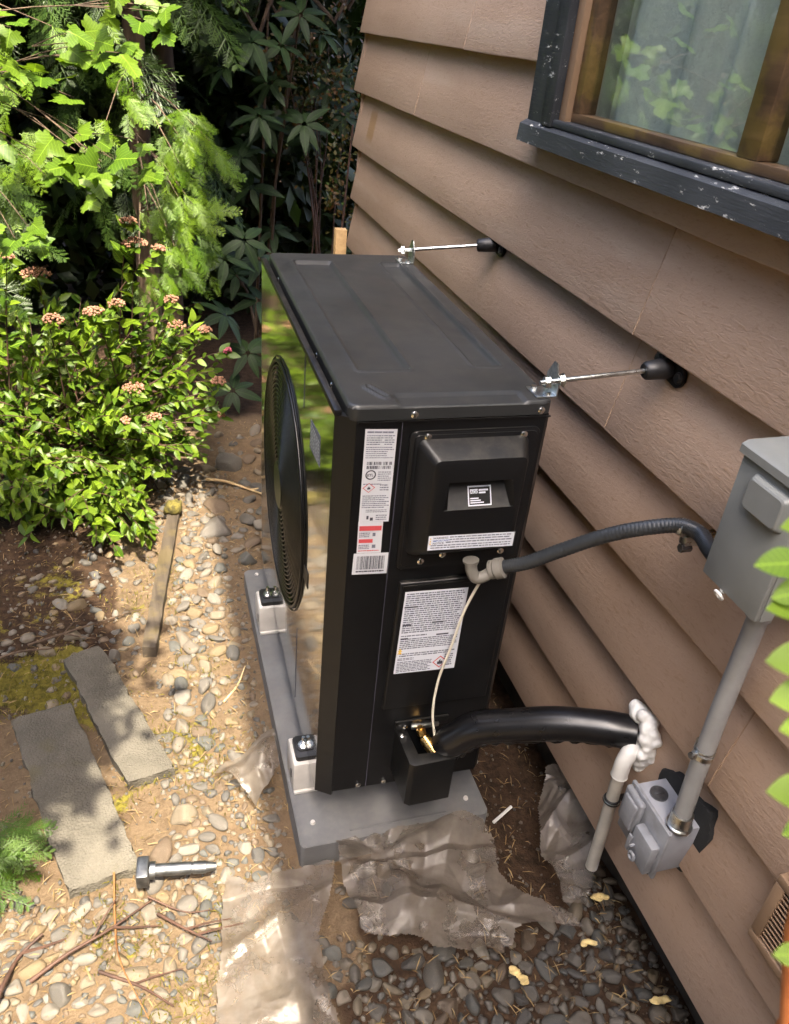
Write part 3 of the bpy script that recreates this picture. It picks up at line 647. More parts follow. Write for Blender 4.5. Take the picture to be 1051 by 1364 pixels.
for v0 in (.335, .378):
    u = .12
    while u < .90:
        wd = random.choice((.012, .018, .028, .04)); qd(b, L1, yy, u, v0, min(u+wd, .92), v0+.034); u += wd+random.choice((.012, .02, .045))
qd(b, L1, yy, .24, .93, .31, .97); qd(b, L1, yy, .36, .95, .46, .985)
P('barcode', b, 'ink', l1)
b = B(); c_ = lerp4(L1, .27, .475); b.torus((c_[0], yy, c_[1]), (0, 1, 0), .0085, .0011, 28, 4); P('certification_ring', b, 'ink', l1); txt('ETL', .0072, c_[0]-.0066, yy-.0006, c_[1]-.0026, 'ink', l1, .0002)
c_ = lerp4(L1, .24, .615); b = B(); b.quads([[(c_[0]+p[0]*s, yy-.0001*i, c_[1]+p[1]*s) for p in ((0, -1), (1.15, 0), (0, 1), (-1.15, 0))] for i, s in ((0, .010),)]); P('hazard_border', b, 'inkr', l1)
b = B(); b.quads([[(c_[0]+p[0]*.0082, yy-.0003, c_[1]+p[1]*.0082) for p in ((0, -1), (1.15, 0), (0, 1), (-1.15, 0))]]); P('hazard_field', b, 'label', l1)
def flame(c, s, y, par):
    b = B(); b.bm.faces.new([b.bm.verts.new((c[0]+px*s, y, c[1]+pz*s)) for px, pz in ((-.45, -.5), (.45, -.5), (.5, -.05), (.25, .3), (.12, .05), (.05, .65), (-.2, .25), (-.3, .0), (-.48, .2))]); return P('flame_symbol', b, 'ink', par)
flame(c_, .006, yy-.0006, l1)
L2 = [(.031, .743), (.0775, .7405), (.0785, .672), (.032, .6745)]; l2 = plate('refrigerant_label', L2, y+.0009)
b = B(); qd(b, L2, yy, .05, .12, .95, .27); qd(b, L2, yy, .05, .54, .62, .66); words(b, L2, yy, .05, .90, .95, .98, 1, .4); P('red_heading', b, 'inkr', l2)
b = B(); words(b, L2, yy, .06, .33, .5, .50, 3, .6); words(b, L2, yy, .06, .72, .5, .88, 3, .6); qd(b, L2, yy, .6, .34, .72, .45); qd(b, L2, yy, .6, .72, .75, .83); P('printed_text', b, 'inkg', l2)
L3 = [(.0265, .6745), (.0935, .671), (.0935, .6235), (.0255, .627)]; l3 = plate('serial_label', L3, y+.0001, th=.0006)
b = B(); u = .10
while u < .9:
    wd = random.choice((.008, .012, .02, .028)); qd(b, L3, yy-.0008, u, .12, min(u+wd, .92), .76); u += wd+random.choice((.008, .012, .02))
words(b, L3, yy-.0008, .1, .82, .92, .92, 1, .7); P('barcode', b, 'ink', l3)
# badge in the hand hold (lies on the ramp)
def ramp_y(z): return -.0485+(.0265)*(z-.786)/.048
def on_ramp(o): return o
b = B(); bx0, bx1, bz0, bz1 = .2195, .2645, .7895, .8215
def rq(x0, x1, z0, z1, off): return [(x0, ramp_y(z0)-off, z0), (x1, ramp_y(z0)-off, z0), (x1, ramp_y(z1)-off, z1), (x0, ramp_y(z1)-off, z1)]
b.quads([rq(bx0, bx1, bz0, bz1, .0006)]); bd = P('badge', b, 'labelw', hood)
b = B(); b.quads([rq(bx0+.0022, bx1-.0022, bz0+.0022, bz1-.0022, .0010)]); P('badge_field', b, 'case', bd)
b = B(); b.quads([rq(bx0+.004, bx0+.019, bz1-.012, bz1-.005, .0014)]); q_ = .0035
for r_, (x0, x1) in enumerate(((.021, .039), (.021, .034))): b.quads([rq(bx0+x0, bx0+x1, bz1-.0082-r_*.004, bz1-.0055-r_*.004, .0014)])
for r_, x1 in enumerate((.020, .024, .030)): b.quads([rq(bx0+.004, bx0+x1, bz0+.0115-r_*.0034, bz0+.0133-r_*.0034, .0014)])
P('badge_print', b, 'labelw', bd)
tx = txt('ACiQ', .0072, bx0+.0043, ramp_y(bz1-.0112)-.0022, bz1-.0112, 'ink', bd, .0001); tx.rotation_euler = (PI/2-math.atan2(.0265, .048), 0, 0)
# warning strip on the hood's lower slope
LS = [(.1495, .733), (.3245, .7265), (.3300, .6955), (.1525, .7025)]
def slope_y(z): return -.050
LSt = [(.151, .7335), (.320, .7285), (.320, .6975), (.151, .7025)]
ls = plate('warning_strip', LSt, -.0501, 'labelw', hood); b = B(); y2 = -.0508
words(b, LSt, y2, .24, .08, .98, .42, 2, .5, (.02, .07), .2, .008); words(b, LSt, y2, .20, .43, .98, .60, 1, .55, (.02, .07), .1, .008); words(b, LSt, y2, .03, .64, .98, .96, 2, .5, (.02, .07), .05, .008); P('printed_text', b, 'inkg', ls)
for i, (wd, v) in enumerate((('WARNING:', .23), ('IMPORTANT:', .42), ('NOTICE:', .60))):
    p_ = lerp4(LSt, .05, v); txt(wd, .0058, p_[0], y2, p_[1], 'inkb' if i == 1 else 'ink', ls, .00012)
    b = B(); p_ = lerp4(LSt, .022, v-.06); b.quads([[(p_[0]-.0018, y2, p_[1]-.002), (p_[0]+.0018, y2, p_[1]-.002), (p_[0], y2, p_[1]+.0022)]]); P('alert_triangle', b, 'inky', ls)
# large caution label on the access panel
LB = [(.1335, .5785), (.2645, .5755), (.2625, .3625), (.1285, .3660)]; lb = plate('caution_label', LB, -.0101, 'labelw', low); y3 = -.0109
b = B(); words(b, LB, y3, .03, .02, .96, .50, 19, .62, (.02, .08), .10, .009); words(b, LB, y3, .03, .52, .45, .545, 1, .62, (.02, .08), .1, .009); words(b, LB, y3, .03, .56, .96, .70, 6, .62, (.02, .08), .1, .009)
words(b, LB, y3, .05, .745, .96, .795, 2, .62, (.02, .08), .1, .009); words(b, LB, y3, .03, .805, .30, .84, 2, .6, (.03, .08), .1, .009); words(b, LB, y3, .03, .85, .60, .99, 7, .6, (.02, .08), .1, .009); words(b, LB, y3, .80, .80, .94, .96, 6, .6, (.02, .08), .1, .009); P('printed_text', b, 'inkg', lb)
b = B()
for u0, v0, u1 in ((.03, .385, .17), (.50, .375, .68), (.03, .55, .15), (.6, .53, .8), (.02, .17, .24)): qd(b, LB, y3-.0001, u0, v0, u1, v0+.018)
P('bold_words', b, 'ink', lb)
c_ = lerp4(LB, .735, .895); b = B(); b.quads([[(c_[0]+p[0], y3-.0002, c_[1]+p[1]) for p in ((0, -.0165), (.0165, 0), (0, .0165), (-.0165, 0))]]); P('hazard_border', b, 'inkr', lb)
b = B(); b.quads([[(c_[0]+p[0], y3-.0004, c_[1]+p[1]) for p in ((0, -.0135), (.0135, 0), (0, .0135), (-.0135, 0))]]); P('hazard_field', b, 'labelw', lb); flame(c_, .0125, y3-.0007, lb)
for v in (.70, .73):
    c_ = lerp4(LB, .05, v); b = B(); b.quads([[(c_[0]-.005, y3-.0002, c_[1]-.004), (c_[0]+.005, y3-.0002, c_[1]-.004), (c_[0], y3-.0002, c_[1]+.005)]]); P('alert_triangle', b, 'inky', lb)
# sticker on the glossy front sheet
b = B(); b.prism([(.123, .790), (.222, .782), (.222, .843), (.127, .853)], Matrix(((0, 0, -1, xs-.0002), (1, 0, 0, 0), (0, 1, 0, 0), (0, 0, 0, 1))), .0005); st = P('efficiency_sticker', b, 'inkg')
b = B()
for r_ in range(7):
    u = .131
    while u < .214:
        e = min(.216, u+random.uniform(.006, .02)); b.quads([[(xs-.0010, a, z) for a, z in ((u, .792+r_*.0072), (e, .792+r_*.0072), (e, .7955+r_*.0072), (u, .7955+r_*.0072))]]); u = e+.003
P('printed_text', b, 'label', st)
# valve housing at the foot of the near side
vh = B(); x0, x1, ya_, z0, z1 = .152, .262, -.098, .060, .187
vh.prism([(x0, 0), (x0+.004, ya_), (x0+.014, ya_-.008), (x1-.004, ya_-.004), (x1, ya_+.01), (x1, ya_+.022), (x0+.026, ya_+.018), (x0+.026, 0)], Matrix.Translation((0, 0, z0)), z1-z0, .004)
vh.box((x0+.027, ya_+.02, z0), (x1-.001, -.001, z0+.02))
vh.box((x0-.004, -.006, .19), (x1+.01, .0, .215), .002)
vh = P('valve_housing', vh, 'plastic_black')
screw((.162, -.02, z1), (0, 0, 1), .005, vh); screw((.172, -.006, .196), (0, -1, 0), .005, vh)
b = B(); b.tube([(.196, -.028, .165), (.204, -.045, .158), (.214, -.068, .150)], [.013, .014, .013], 12); b.cyl((.193, -.022, .168), (.190, -.016, .180), .010, n=6); b.cyl((.190, -.016, .180), (.189, -.014, .187), .006, n=10); b.cyl((.214, -.068, .150), (.217, -.078, .146), .015, n=6); br = P('brass_valve', b, 'brass'); br.location = (.012, -.006, .022); br.scale = (1.0, 1.0, 1.0)
b = B(); b.tube([(.214, -.050, .160), (.238, -.058, .178)], [.0165, .0165], 6); P('flare_nut', b, 'brass', br, sharp=20)
b = B(); b.box((.185, -.012, .190), (.250, -.004, .201), .003); P('valve_bracket', b, 'zinc', vh)

# ------------------------------------------------------------------ braces from lid to wall
for i, (lab, p0, p1, cen) in enumerate((('galvanised brace rod at the near corner of the lid', (.368, .010, 1.000), (.548, .002, 1.019), (.365, .030)), ('galvanised brace rod at the far corner of the lid', (.368, .908, .998), (.548, .851, 1.028), (.362, .893)))):
    t = thing('wall_brace', lab, 'brace', (cen[0], cen[1], .970), 0, 'braces holding the heat pump to the wall'); o_ = Vector((cen[0], cen[1], .970)); R_ = lambda p: Vector(p)-o_
    b = B(); b.box((-.022, -.024, .0005), (.018, .024, .003), .0008); b.prism([(-.024, 0), (.024, 0), (.024, .03), (.006, .056), (-.006, .056), (-.024, .022)], Matrix(((0, 0, 1, .0155), (1, 0, 0, 0), (0, 1, 0, .001), (0, 0, 0, 1))), .0025); obj('angle_bracket', b, 'zinc', t)
    d = (Vector(p1)-Vector(p0)).normalized(); q0 = Vector(p0)-d*.022
    b = B(); b.tube([R_(q0), R_(Vector(p1)+d*.012)], .0047, 12); obj('rod', b, 'zinc', t)
    for k in (-.010, .017): 
        b = B(); c_ = Vector(p0)+d*k; b.cyl(R_(c_-d*.0035), R_(c_+d*.0035), .0105, n=6); b.cyl(R_(c_+d*.0036), R_(c_+d*.005), .0125, n=18); obj('nut', b, 'zinc', t)
    for q in ((-.012, .012, .003), (.004, -.014, .003)): b = B(); b.cyl(q, (q[0], q[1], q[2]+.006), .0065, n=6); obj('cap_screw', b, 'screw', t)
    ey = Vector((d.y*-.0, 0, 0)); wx = .603; c1 = Vector(p1); c2 = c1+d*((wx-.010-c1.x)/d.x)
    b = B(); b.tube([R_(c1-d*.004), R_(c1), R_(c1+d*.02), R_(c2)], [.013, .0165, .0185, .020], 24); obj('rubber_mount', b, 'rubber', t)
    b = B(); mt = Matrix.Translation(R_((wx-.009, c2.y, c2.z))) @ Matrix.Rotation(math.radians(10), 4, 'X') @ Matrix(((0, 0, 1, 0), (1, 0, 0, 0), (0, 1, 0, 0), (0, 0, 0, 1)))
    b.prism(rrect(-.048, .048, -.021, .021, .020, 6), mt, .008, .002); fl = obj('mount_flange', b, 'rubber', t)
    for s_ in (-.035, .035): 
        b = B(); q = mt @ Vector((s_, 0, 0)); b.cyl(q-Vector((.0005, 0, 0)), q-Vector((.006, 0, 0)), .0085, n=6); b.cyl(q-Vector((0.0, 0, 0)), q-Vector((.0018, 0, 0)), .0115, n=16); obj('lag_bolt', b, 'steel', fl)

# ------------------------------------------------------------------ hoses, cable, boxes on the wall
def bez(pts, n=60):
    pts = [Vector(p) for p in pts]; pts = [2*pts[0]-pts[1]]+pts+[2*pts[-1]-pts[-2]]; out = []; m = len(pts)-3
    for s in range(m):
        a, b_, c, d = pts[s:s+4]; k = max(2, n//m)
        for i in range(k+(s == m-1)):
            t = i/k; out.append(.5*((2*b_)+(-a+c)*t+(2*a-5*b_+4*c-d)*t*t+(-a+3*b_-3*c+d)*t**3))
    return out
hz = thing('line_set', 'thick black wrapped refrigerant line curving from the brass valve into the wall', 'pipe', (.238, -.058, .178)); o_ = Vector(hz.location)
pts = bez([(.238, -.058, .176), (.262, -.075, .212), (.300, -.092, .256), (.361, -.124, .286), (.451, -.170, .320), (.516, -.205, .333), (.576, -.237, .338)], 66)
rr = [.026+.009*min(1, i/9)+.0006*math.sin(i*.35) for i in range(len(pts))]
b = B(); b.tube([p-o_ for p in pts], rr, 28); obj('hose', b, 'wrap', hz, sharp=60)
sm = [p-o_+Vector((.012, -.018, -.034-.002*math.sin(i*1.7))) for i, p in enumerate(pts)]
b = B(); b.tube(sm[6:-2], [.0035+.0018*math.sin(i*1.3) for i in range(len(sm)-8)], 8); obj('wrap_seam', b, 'wrap', hz, sharp=60)
# flexible electrical whip
wh = thing('flexible_conduit', 'dark grey ribbed flexible conduit arching from the heat pump to the disconnect box', 'conduit', (.28, -.055, .65)); o_ = Vector(wh.location)
pts = bez([(.297, -.064, .657), (.335, -.090, .682), (.380, -.120, .725), (.430, -.158, .775), (.475, -.192, .810), (.524, -.228, .836), (.540, -.262, .842), (.530, -.305, .842), (.516, -.345, .852), (.510, -.388, .878)], 270)
b = B(); b.tube([p-o_ for p in pts], [.0130+(.0007 if i % 3 == 0 else 0) for i in range(len(pts))], 16); obj('hose', b, 'hosef', wh, sharp=60)
e = bez([(.243, -.048, .668), (.245, -.052, .648), (.255, -.056, .632), (.270, -.059, .636), (.284, -.061, .648)], 24)
b = B(); b.tube([p-o_ for p in e], [.0125]*3+[.0115]*(len(e)-3), 16); b.cyl(Vector((.2425, -.0475, .669))-o_, Vector((.243, -.048, .665))-o_, .0155, n=24); obj('elbow', b, 'fitting', wh)
d = (Vector((.335, -.09, .682))-Vector((.297, -.064, .657))).normalized(); c_ = Vector((.290, -.061, .652))
b = B(); b.tube([c_-d*.012-o_, c_-d*.010-o_, c_-d*.002-o_, c_-d*.001-o_, c_+d*.001-o_, c_+d*.016-o_, c_+d*.018-o_], [.0165, .0185, .0185, .0165, .0205, .0205, .016], 20); obj('gland_nut', b, 'fitting', wh, sharp=25)
c_ = Vector((.532, -.235, .835)); dd = Vector((.25, -.95, .1)).normalized(); b = B(); b.tube([c_-dd*.007-o_, c_+dd*.007-o_], .0155, 20); b.box(c_+Vector((.002, -.012, -.032))-o_, c_+Vector((.068, .006, -.012))-o_, .002); cl = obj('pipe_strap', b, 'zinc', wh)
b = B(); q = c_+Vector((.018, -.008, -.036))-o_; b.cyl(q, q+Vector((-.02, 0, 0)), .008, n=6); obj('strap_bolt', b, 'steel', cl)
cb = [(.282, -.072, .664), (.276, -.058, .640), (.266, -.050, .610), (.248, -.044, .540), (.237, -.036, .447), (.2215, -.034, .356), (.2165, -.040, .276), (.224, -.046, .215), (.232, -.050, .185)]
b = B(); b.tube(bez(cb, 70), .0028, 8); tag(obj('control_cable', b, 'cable'), 'thin cream cable hanging across the caution label down to the valve', 'cable')
# disconnect box
dx = thing('disconnect_box', 'grey steel disconnect box with a raised square on its cover', 'electrical box', (.5, -.45, .97)); o_ = Vector(dx.location); Q = lambda *p: Vector(p)-o_
y0, y1, z0, z1 = -.5065, -.3855, .863, 1.068
b = B(); b.box(Q(.462, y0+.003, z0+.004), Q(.610, y1-.003, z1), .003); obj('box_body', b, 'gbox', dx)
b = B(); b.box(Q(.4545, y0, z0), Q(.4635, y1, z1-.002), .0025); b.box(Q(.4635, y0, z0), Q(.485, y0+.0025, z1-.002)); b.box(Q(.4635, y1-.0025, z0), Q(.485, y1, z1-.002)); cvr = obj('cover', b, 'gbox', dx)
b = B(); rg = []
for (a0, a1, c0, c1, x) in ((-.493, -.417, .996, 1.049, .4544), (-.4895, -.4205, .9995, 1.0455, .4455), (-.487, -.423, 1.002, 1.043, .4435)): rg.append([b.bm.verts.new(Q(x, yy_, zz_)) for yy_, zz_ in rrect(a0, a1, c0, c1, .007, 5)])
for p_, q_ in zip(rg, rg[1:]):
    for i in range(len(p_)): b.bm.faces.new((p_[i], p_[(i+1) % len(p_)], q_[(i+1) % len(p_)], q_[i]))
b.bm.faces.new(rg[-1]); obj('raised_square', b, 'gbox', cvr, sharp=25)
b = B(); b.prism([(.449, 1.068), (.449, 1.0735), (.457, 1.079), (.610, 1.083), (.610, 1.0685), (.4535, 1.0685), (.4535, 1.062), (.449, 1.062)], Matrix(((1, 0, 0, -o_.x), (0, 0, 1, y0-.004-o_.y), (0, 1, 0, -o_.z), (0, 0, 0, 1))), y1-y0+.008); obj('rain_hood', b, 'gbox', dx)
b = B(); b.torus(Q(.4535, -.4325, .8545), (1, 0, .7), .0072, .0026, 20, 8); b.box(Q(.455, -.436, .858), Q(.464, -.429, .866), .001); obj('hasp_tab', b, 'pvcw', dx)
b = B(); b.cyl(Q(.512, -.368, .866), Q(.510, -.386, .878), .017, n=18); obj('conduit_bushing', b, 'rubber', dx)
# rigid conduit
rc = thing('rigid_conduit', 'grey vertical conduit running from the disconnect box down to the outlet box', 'conduit', (.545, -.44, .34)); o_ = Vector(rc.location)
b = B(); b.tube([Q(.545, -.431, .862), Q(.545, -.431, .800), Q(.545, -.431, .799), Q(.545, -.433, .60), Q(.545, -.438, .45), Q(.545, -.446, .334)], [.0192, .0192, .0158, .0158, .0158, .0158], 28); obj('pipe', b, 'conduit', rc)
b = B(); b.tube([Q(.545, -.4355, .500), Q(.545, -.4355, .510)], .0178, 28); b.tube([Q(.545, -.4355, .5155), Q(.545, -.4355, .5185)], .0175, 28); b.box(Q(.545, -.418, .496), Q(.612, -.410, .518), .001); b.box(Q(.521, -.4405, .500), Q(.530, -.4315, .515), .001); cl = obj('pipe_clamp', b, 'zinc', rc)
b = B(); b.cyl(Q(.5235, -.436, .5075), Q(.517, -.436, .5075), .006, n=6); obj('clamp_screw', b, 'steel', cl)
b = B(); b.tube([Q(.545, -.446, .3295), Q(.545, -.446, .335), Q(.545, -.446, .3355), Q(.545, -.445, .358), Q(.545, -.445, .363)], [.0235, .0235, .0195, .0195, .0188], 24); obj('threaded_hub', b, 'zinc', rc)
# outlet box
ob = thing('outlet_box', 'weatherproof cast grey outlet box with a flip cover low on the wall', 'electrical box', (.55, -.40, .27)); o_ = Vector(ob.location); Q = lambda x, y, z: Vector((.512+(x-.4515)*.70, -.4015+(y+.454)*.98, .270+(z-.3535)*.98))-o_
b = B(); b.box(Q(.464, -.512, .296), Q(.576, -.396, .4135), .003); bx = obj('box_body', b, 'gbox2', ob)
b = B(); b.box(Q(.4515, -.5185, .288), Q(.4635, -.3895, .4185), .003); cv = obj('cover_plate', b, 'gcast', ob)
b = B(); b.box(Q(.432, -.449, .330), Q(.4515, -.393, .4140), .006, 3); b.box(Q(.4235, -.444, .337), Q(.432, -.404, .405), .004, 3); obj('flip_lid', b, 'gcast', cv)
b = B(); b.box(Q(.424, -.513, .300), Q(.4515, -.455, .375), .003, 2); obj('switch_block', b, 'gcast', cv)
b = B(); b.box(Q(.418, -.462, .306), Q(.424, -.452, .346), .001, mat=None); b.cyl(Q(.424, -.47, .333), Q(.410, -.47, .333), .003, n=8); obj('lever', b, 'gcast', cv)
b = B(); b.torus(Q(.417, -.478, .312), (1, 0, 0), .0075, .003, 18, 8); b.cyl(Q(.424, -.478, .312), Q(.417, -.478, .312), .005, n=10); obj('lever_knob', b, 'gcast', cv)
for q in ((-.505, .294), (-.400, .412)): b = B(); b.cyl(Q(.4515, *q), Q(.4485, *q), .0045, n=10); obj('cover_screw', b, 'screw', cv)
b = B(); b.cyl(Q(.502, -.4285, .4135), Q(.502, -.4285, .4175), .0170, n=24); b.box(Q(.488, -.4315, .4175), Q(.516, -.4255, .4195), .0005); obj('knockout_plug', b, 'steel', bx)
Q = lambda *p: Vector(p)-o_
gk = B(); gp = []
for i in range(40):
    a = 2*PI*i/40; r = 1+.10*math.sin(3*a+1)+.07*math.sin(7*a)+.05*random.random(); yq, zq = -.410+.073*r*math.copysign(abs(math.cos(a))**.6, math.cos(a)), .285+.085*r*math.copysign(abs(math.sin(a))**.6, math.sin(a)); gp.append((yq, zq))
gk.prism(gp, Matrix(((0, 0, -1, .608), (1, 0, 0, 0), (0, 1, 0, 0), (0, 0, 0, 1))), .026, .004); tag(obj('foam_gasket', gk, 'foambk'), 'ragged black foam gasket between the outlet box and the siding', 'gasket')
# drain pipe
dp = thing('drain_pipe', 'short white plastic drain pipe with an elbow at the wall', 'pipe', (.54, -.284, -.02)); o_ = Vector(dp.location)
b = B(); b.tube([Q(.540, -.272, .275), Q(.540, -.284, -.022)], .0132, 20); obj('pipe', b, 'pvc', dp)
e = bez([(.600, -.240, .318), (.575, -.254, .326), (.553, -.266, .320), (.5415, -.271, .300), (.540, -.2722, .276), (.540, -.2725, .262)], 30)
b = B(); b.tube([p-o_ for p in e], [.0168]*(len(e)-1)+[.0178], 20); el = obj('elbow', b, 'pvcw', dp)
b = B(); b.torus(Q(.540, -.275, .188), (0, .04, 1), .0148, .0032, 24, 8); b.torus(Q(.540, -.275, .195), (0, .04, 1), .0145, .002, 24, 8); b.box(Q(.540, -.279, .184), Q(.610, -.271, .198), .001); obj('pipe_clamp', b, 'rubber', dp)
b = B(); b.torus(Q(.540, -.275, .1915), (0, .04, 1), .0168, .0012, 24, 6); obj('clamp_band', b, 'zinc', dp)
# spray foam collar
bm = B()
for i in range(130):
    a = math.radians(random.uniform(-100, 128)); rr_ = .044+random.gauss(0, .005)
    bm.ball((.588-abs(random.gauss(0, .010)), -.240-rr_*math.cos(a)*.9, .338+rr_*math.sin(a)*1.15), random.uniform(.010, .016), (.9, 1, 1), 2)
for i in range(14): bm.ball((.586+random.gauss(0, .005), -.268+random.gauss(0, .007), .285+random.gauss(0, .010)), random.uniform(.010, .015), (.8, 1, 1), 2)
fo = tag(obj('foam_collar', bm, 'foam', sharp=180), 'white expanding foam smeared around the pipe hole in the wall', 'foam')
md = fo.modifiers.new('remesh', 'REMESH'); md.mode = 'VOXEL'; md.voxel_size = .0028; md.use_smooth_shade = True
md = fo.modifiers.new('smooth', 'SMOOTH'); md.factor = .6; md.iterations = 7
tx_ = bpy.data.textures.new('foam_noise', 'CLOUDS'); tx_.noise_scale = .012; tx_.noise_depth = 3; md = fo.modifiers.new('rough', 'DISPLACE'); md.texture = tx_; md.strength = .004; md.mid_level = .5

# ------------------------------------------------------------------ slabs, edging, tool, twigs
def slabthing(poly, lab, z1):
    t = B(); pp = []
    for i in range(len(poly)):
        a = np.array(poly[i]); c = np.array(poly[(i+1) % len(poly)]); n = int(np.hypot(*(c-a))/.022)+1
        for k in range(n):
            q = a+(c-a)*k/n; nn = np.array([(c-a)[1], -(c-a)[0]])/np.hypot(*(c-a)); q = q+nn*(fbm(np.array([q[0]*40]), np.array([q[1]*40]), 3)[0]-.40)*.022; pp.append(tuple(q))
    t.prism(pp, Matrix.Translation((0, 0, z1-.05)), .05, .004, 2); return tag(obj('paving_slab', t, 'slab', sharp=50), lab, 'paving slab', 'concrete slabs in the gravel')
slabthing(SLAB1, 'concrete slab lying nearest the left edge, mottled with shade', -.141); slabthing(SLAB2, 'concrete slab set closer to the heat pump beside the other slab', -.139)
b = B(); a0 = np.array([-.375, .735]); a1 = np.array([-.268, 1.490]); dd = (a1-a0)/np.hypot(*(a1-a0)); nn = np.array([-dd[1], dd[0]]); poly = []
for s_, seq in ((1, np.linspace(0, 1, 26)), (-1, np.linspace(1, 0, 26))):
    for t_ in seq: q = a0+(a1-a0)*t_+nn*s_*(.021+.004*(vn(np.array([t_*30]), np.array([s_*3.]))[0]-.5)); poly.append(tuple(q))
b.prism(poly, Matrix.Translation((0, 0, -.20)), .068, .004)
eb = tag(obj('edging_board', b, 'edging'), 'weathered wooden edging board half buried along the gravel strip', 'edging board')
b = B(); b.ball((-.268, 1.495, -.118), .034, (1, 1.1, .9), 3)
for v in b.bm.verts:
    k = .022*(fbm(np.array([v.co.x*90]), np.array([v.co.y*70+v.co.z*90]))[0]-.45); v.co.z += k*2; v.co.x += k
obj('moss_cap', b, 'mosscap', eb, sharp=90)
bt = thing('steel_pin', 'grey steel hitch pin with a square head lying on the gravel', 'pin', (-.40, -.03, -.105)); u_ = Vector((.150, -.012, -.014)).normalized()
b = B(); mr = Matrix.Rotation(math.atan2(u_.y, u_.x), 4, 'Z'); b.box((-.016, -.030, -.018), (.010, .024, .022), .004, 2, mr); obj('square_head', b, 'steel', bt)
b = B(); b.tube([mr @ Vector(q) for q in ((.010, 0, 0), (.022, 0, -.001), (.0225, 0, -.001), (.098, 0, -.008), (.0985, 0, -.008), (.102, 0, -.0085), (.1025, 0, -.0085), (.130, 0, -.011), (.1305, 0, -.011), (.152, 0, -.013))], [.019, .019, .0135, .0135, .0115, .0115, .0135, .0135, .012, .0085], 18); obj('shank', b, 'steel', bt)
def stick(pl, r, mat, lab, name='twig', z=.012, group='twigs on the gravel', fork=0):
    P3 = [(x, y, float(gh(x, y))+z+.012*math.sin(i*1.9+r*900)) for i, (x, y) in enumerate(pl)]
    c = bez(P3, 24); b = B(); n = len(c); b.tube(c, [.8*r*(1-.6*i/n)*(1+.12*math.sin(i*2.1)) for i in range(n)], 7)
    for f in range(fork):
        i = int(n*(.3+.5*random.random())); a = c[i]; d = (c[min(i+2, n-1)]-c[i-1]).normalized(); sd = Vector((-d.y, d.x, .2))*random.choice((-1, 1)); b.tube([a, a+(d+sd*.8)*.03, a+(d*1.4+sd)*.055], [r*.5, r*.4, r*.2], 5)
    return tag(obj(name, b, mat, sharp=60), lab, 'twig', group)
stick([(-.622, -.195), (-.55, -.165), (-.477, -.134), (-.39, -.072)], .0055, 'twig', 'longest brown twig slanting up toward the steel pin', z=.030, fork=2)
stick([(-.466, .0), (-.464, -.108), (-.451, -.209), (-.400, -.33)], .0032, 'twig2', 'thin orange stem running down the gravel below the slab', z=.035)
stick([(-.494, -.206), (-.414, -.257), (-.354, -.316)], .0048, 'twig', 'brown twig slanting down right near the bottom edge', z=.028, fork=1)
stick([(-.397, -.070), (-.323, -.11), (-.262, -.125)], .0030, 'twig', 'thin dark twig just below the steel pin', z=.026)
stick([(-.378, -.105), (-.326, -.158), (-.272, -.206)], .0050, 'twig', 'red brown twig pointing at the plastic strip', z=.030, fork=2)
stick([(-.680, -.245), (-.666, -.198), (-.646, -.137), (-.605, -.105)], .0075, 'twig', 'thick dark twig at the lower left edge', z=.026, fork=1)
stick([(-.72, .835), (-.62, .85), (-.546, .886), (-.40, .955)], .0055, 'bark', 'long dark stick lying in shade above the slabs', z=.02, fork=2)
stick([(-.82, .77), (-.74, .785), (-.65, .802)], .0065, 'bark', 'short dark stick in shade by the left edge', z=.02)
stick([(-.13, 1.74), (-.05, 1.72), (.05, 1.66), (.09, 1.60)], .008, 'straw', 'pale branch lying in shade behind the heat pump', z=.02, fork=1)
stick([(-.18, .50), (-.135, .56), (-.105, .62)], .004, 'straw', 'pale splinter on the sandy soil beside the pad', z=.012)
b = B(); b.tube([(.435, -.030, gh(.43, -.03)+.012), (.500, .008, gh(.5, 0)+.022)], .0042, 8); tag(obj('white_splinter', b, 'pvcw'), 'white sliver lying on the dark soil beside the pad', 'splinter')
for i, (u, v, s_, lab) in enumerate(((797, 1195, 1, 'jagged yellow foam scrap just below the drain pipe'), (783, 1258, .8, 'round yellow foam scrap among dark stones'), (690, 1300, .9, 'long yellow foam scrap at the edge of the plastic'), (880, 1335, .9, 'pale yellow foam scrap nearest the bottom right'))):
    c_ = on(u, v, 2, -.135); b = B()
    for k in range(5): b.ball((c_[0]+((k-2)*.0065*s_ if i != 2 else (k-2)*.003)+random.gauss(0, .0015), c_[1]+(random.gauss(0, .003) if i != 2 else (2-k)*.0075), c_[2]+.003), random.uniform(.0065, .009)*s_, (1.3, .9, .55), 3)
    for vv in b.bm.verts:
        q = fbm(np.array([vv.co.x*110+i*9]), np.array([vv.co.y*110+vv.co.z*140]), 4)[0]-.45; vv.co.x += .012*q; vv.co.y -= .010*q; vv.co.z += .008*q
    tag(obj('foam_scrap', b, 'foamy', sharp=80), lab, 'foam scrap', 'scraps of yellow foam')
b = B(); b.box((.540, 2.50, G0-.2), (.592, 2.545, .685), .003); tag(obj('wooden_stake', b, 'stake'), 'pale wooden stake standing behind the heat pump at the house corner', 'stake')

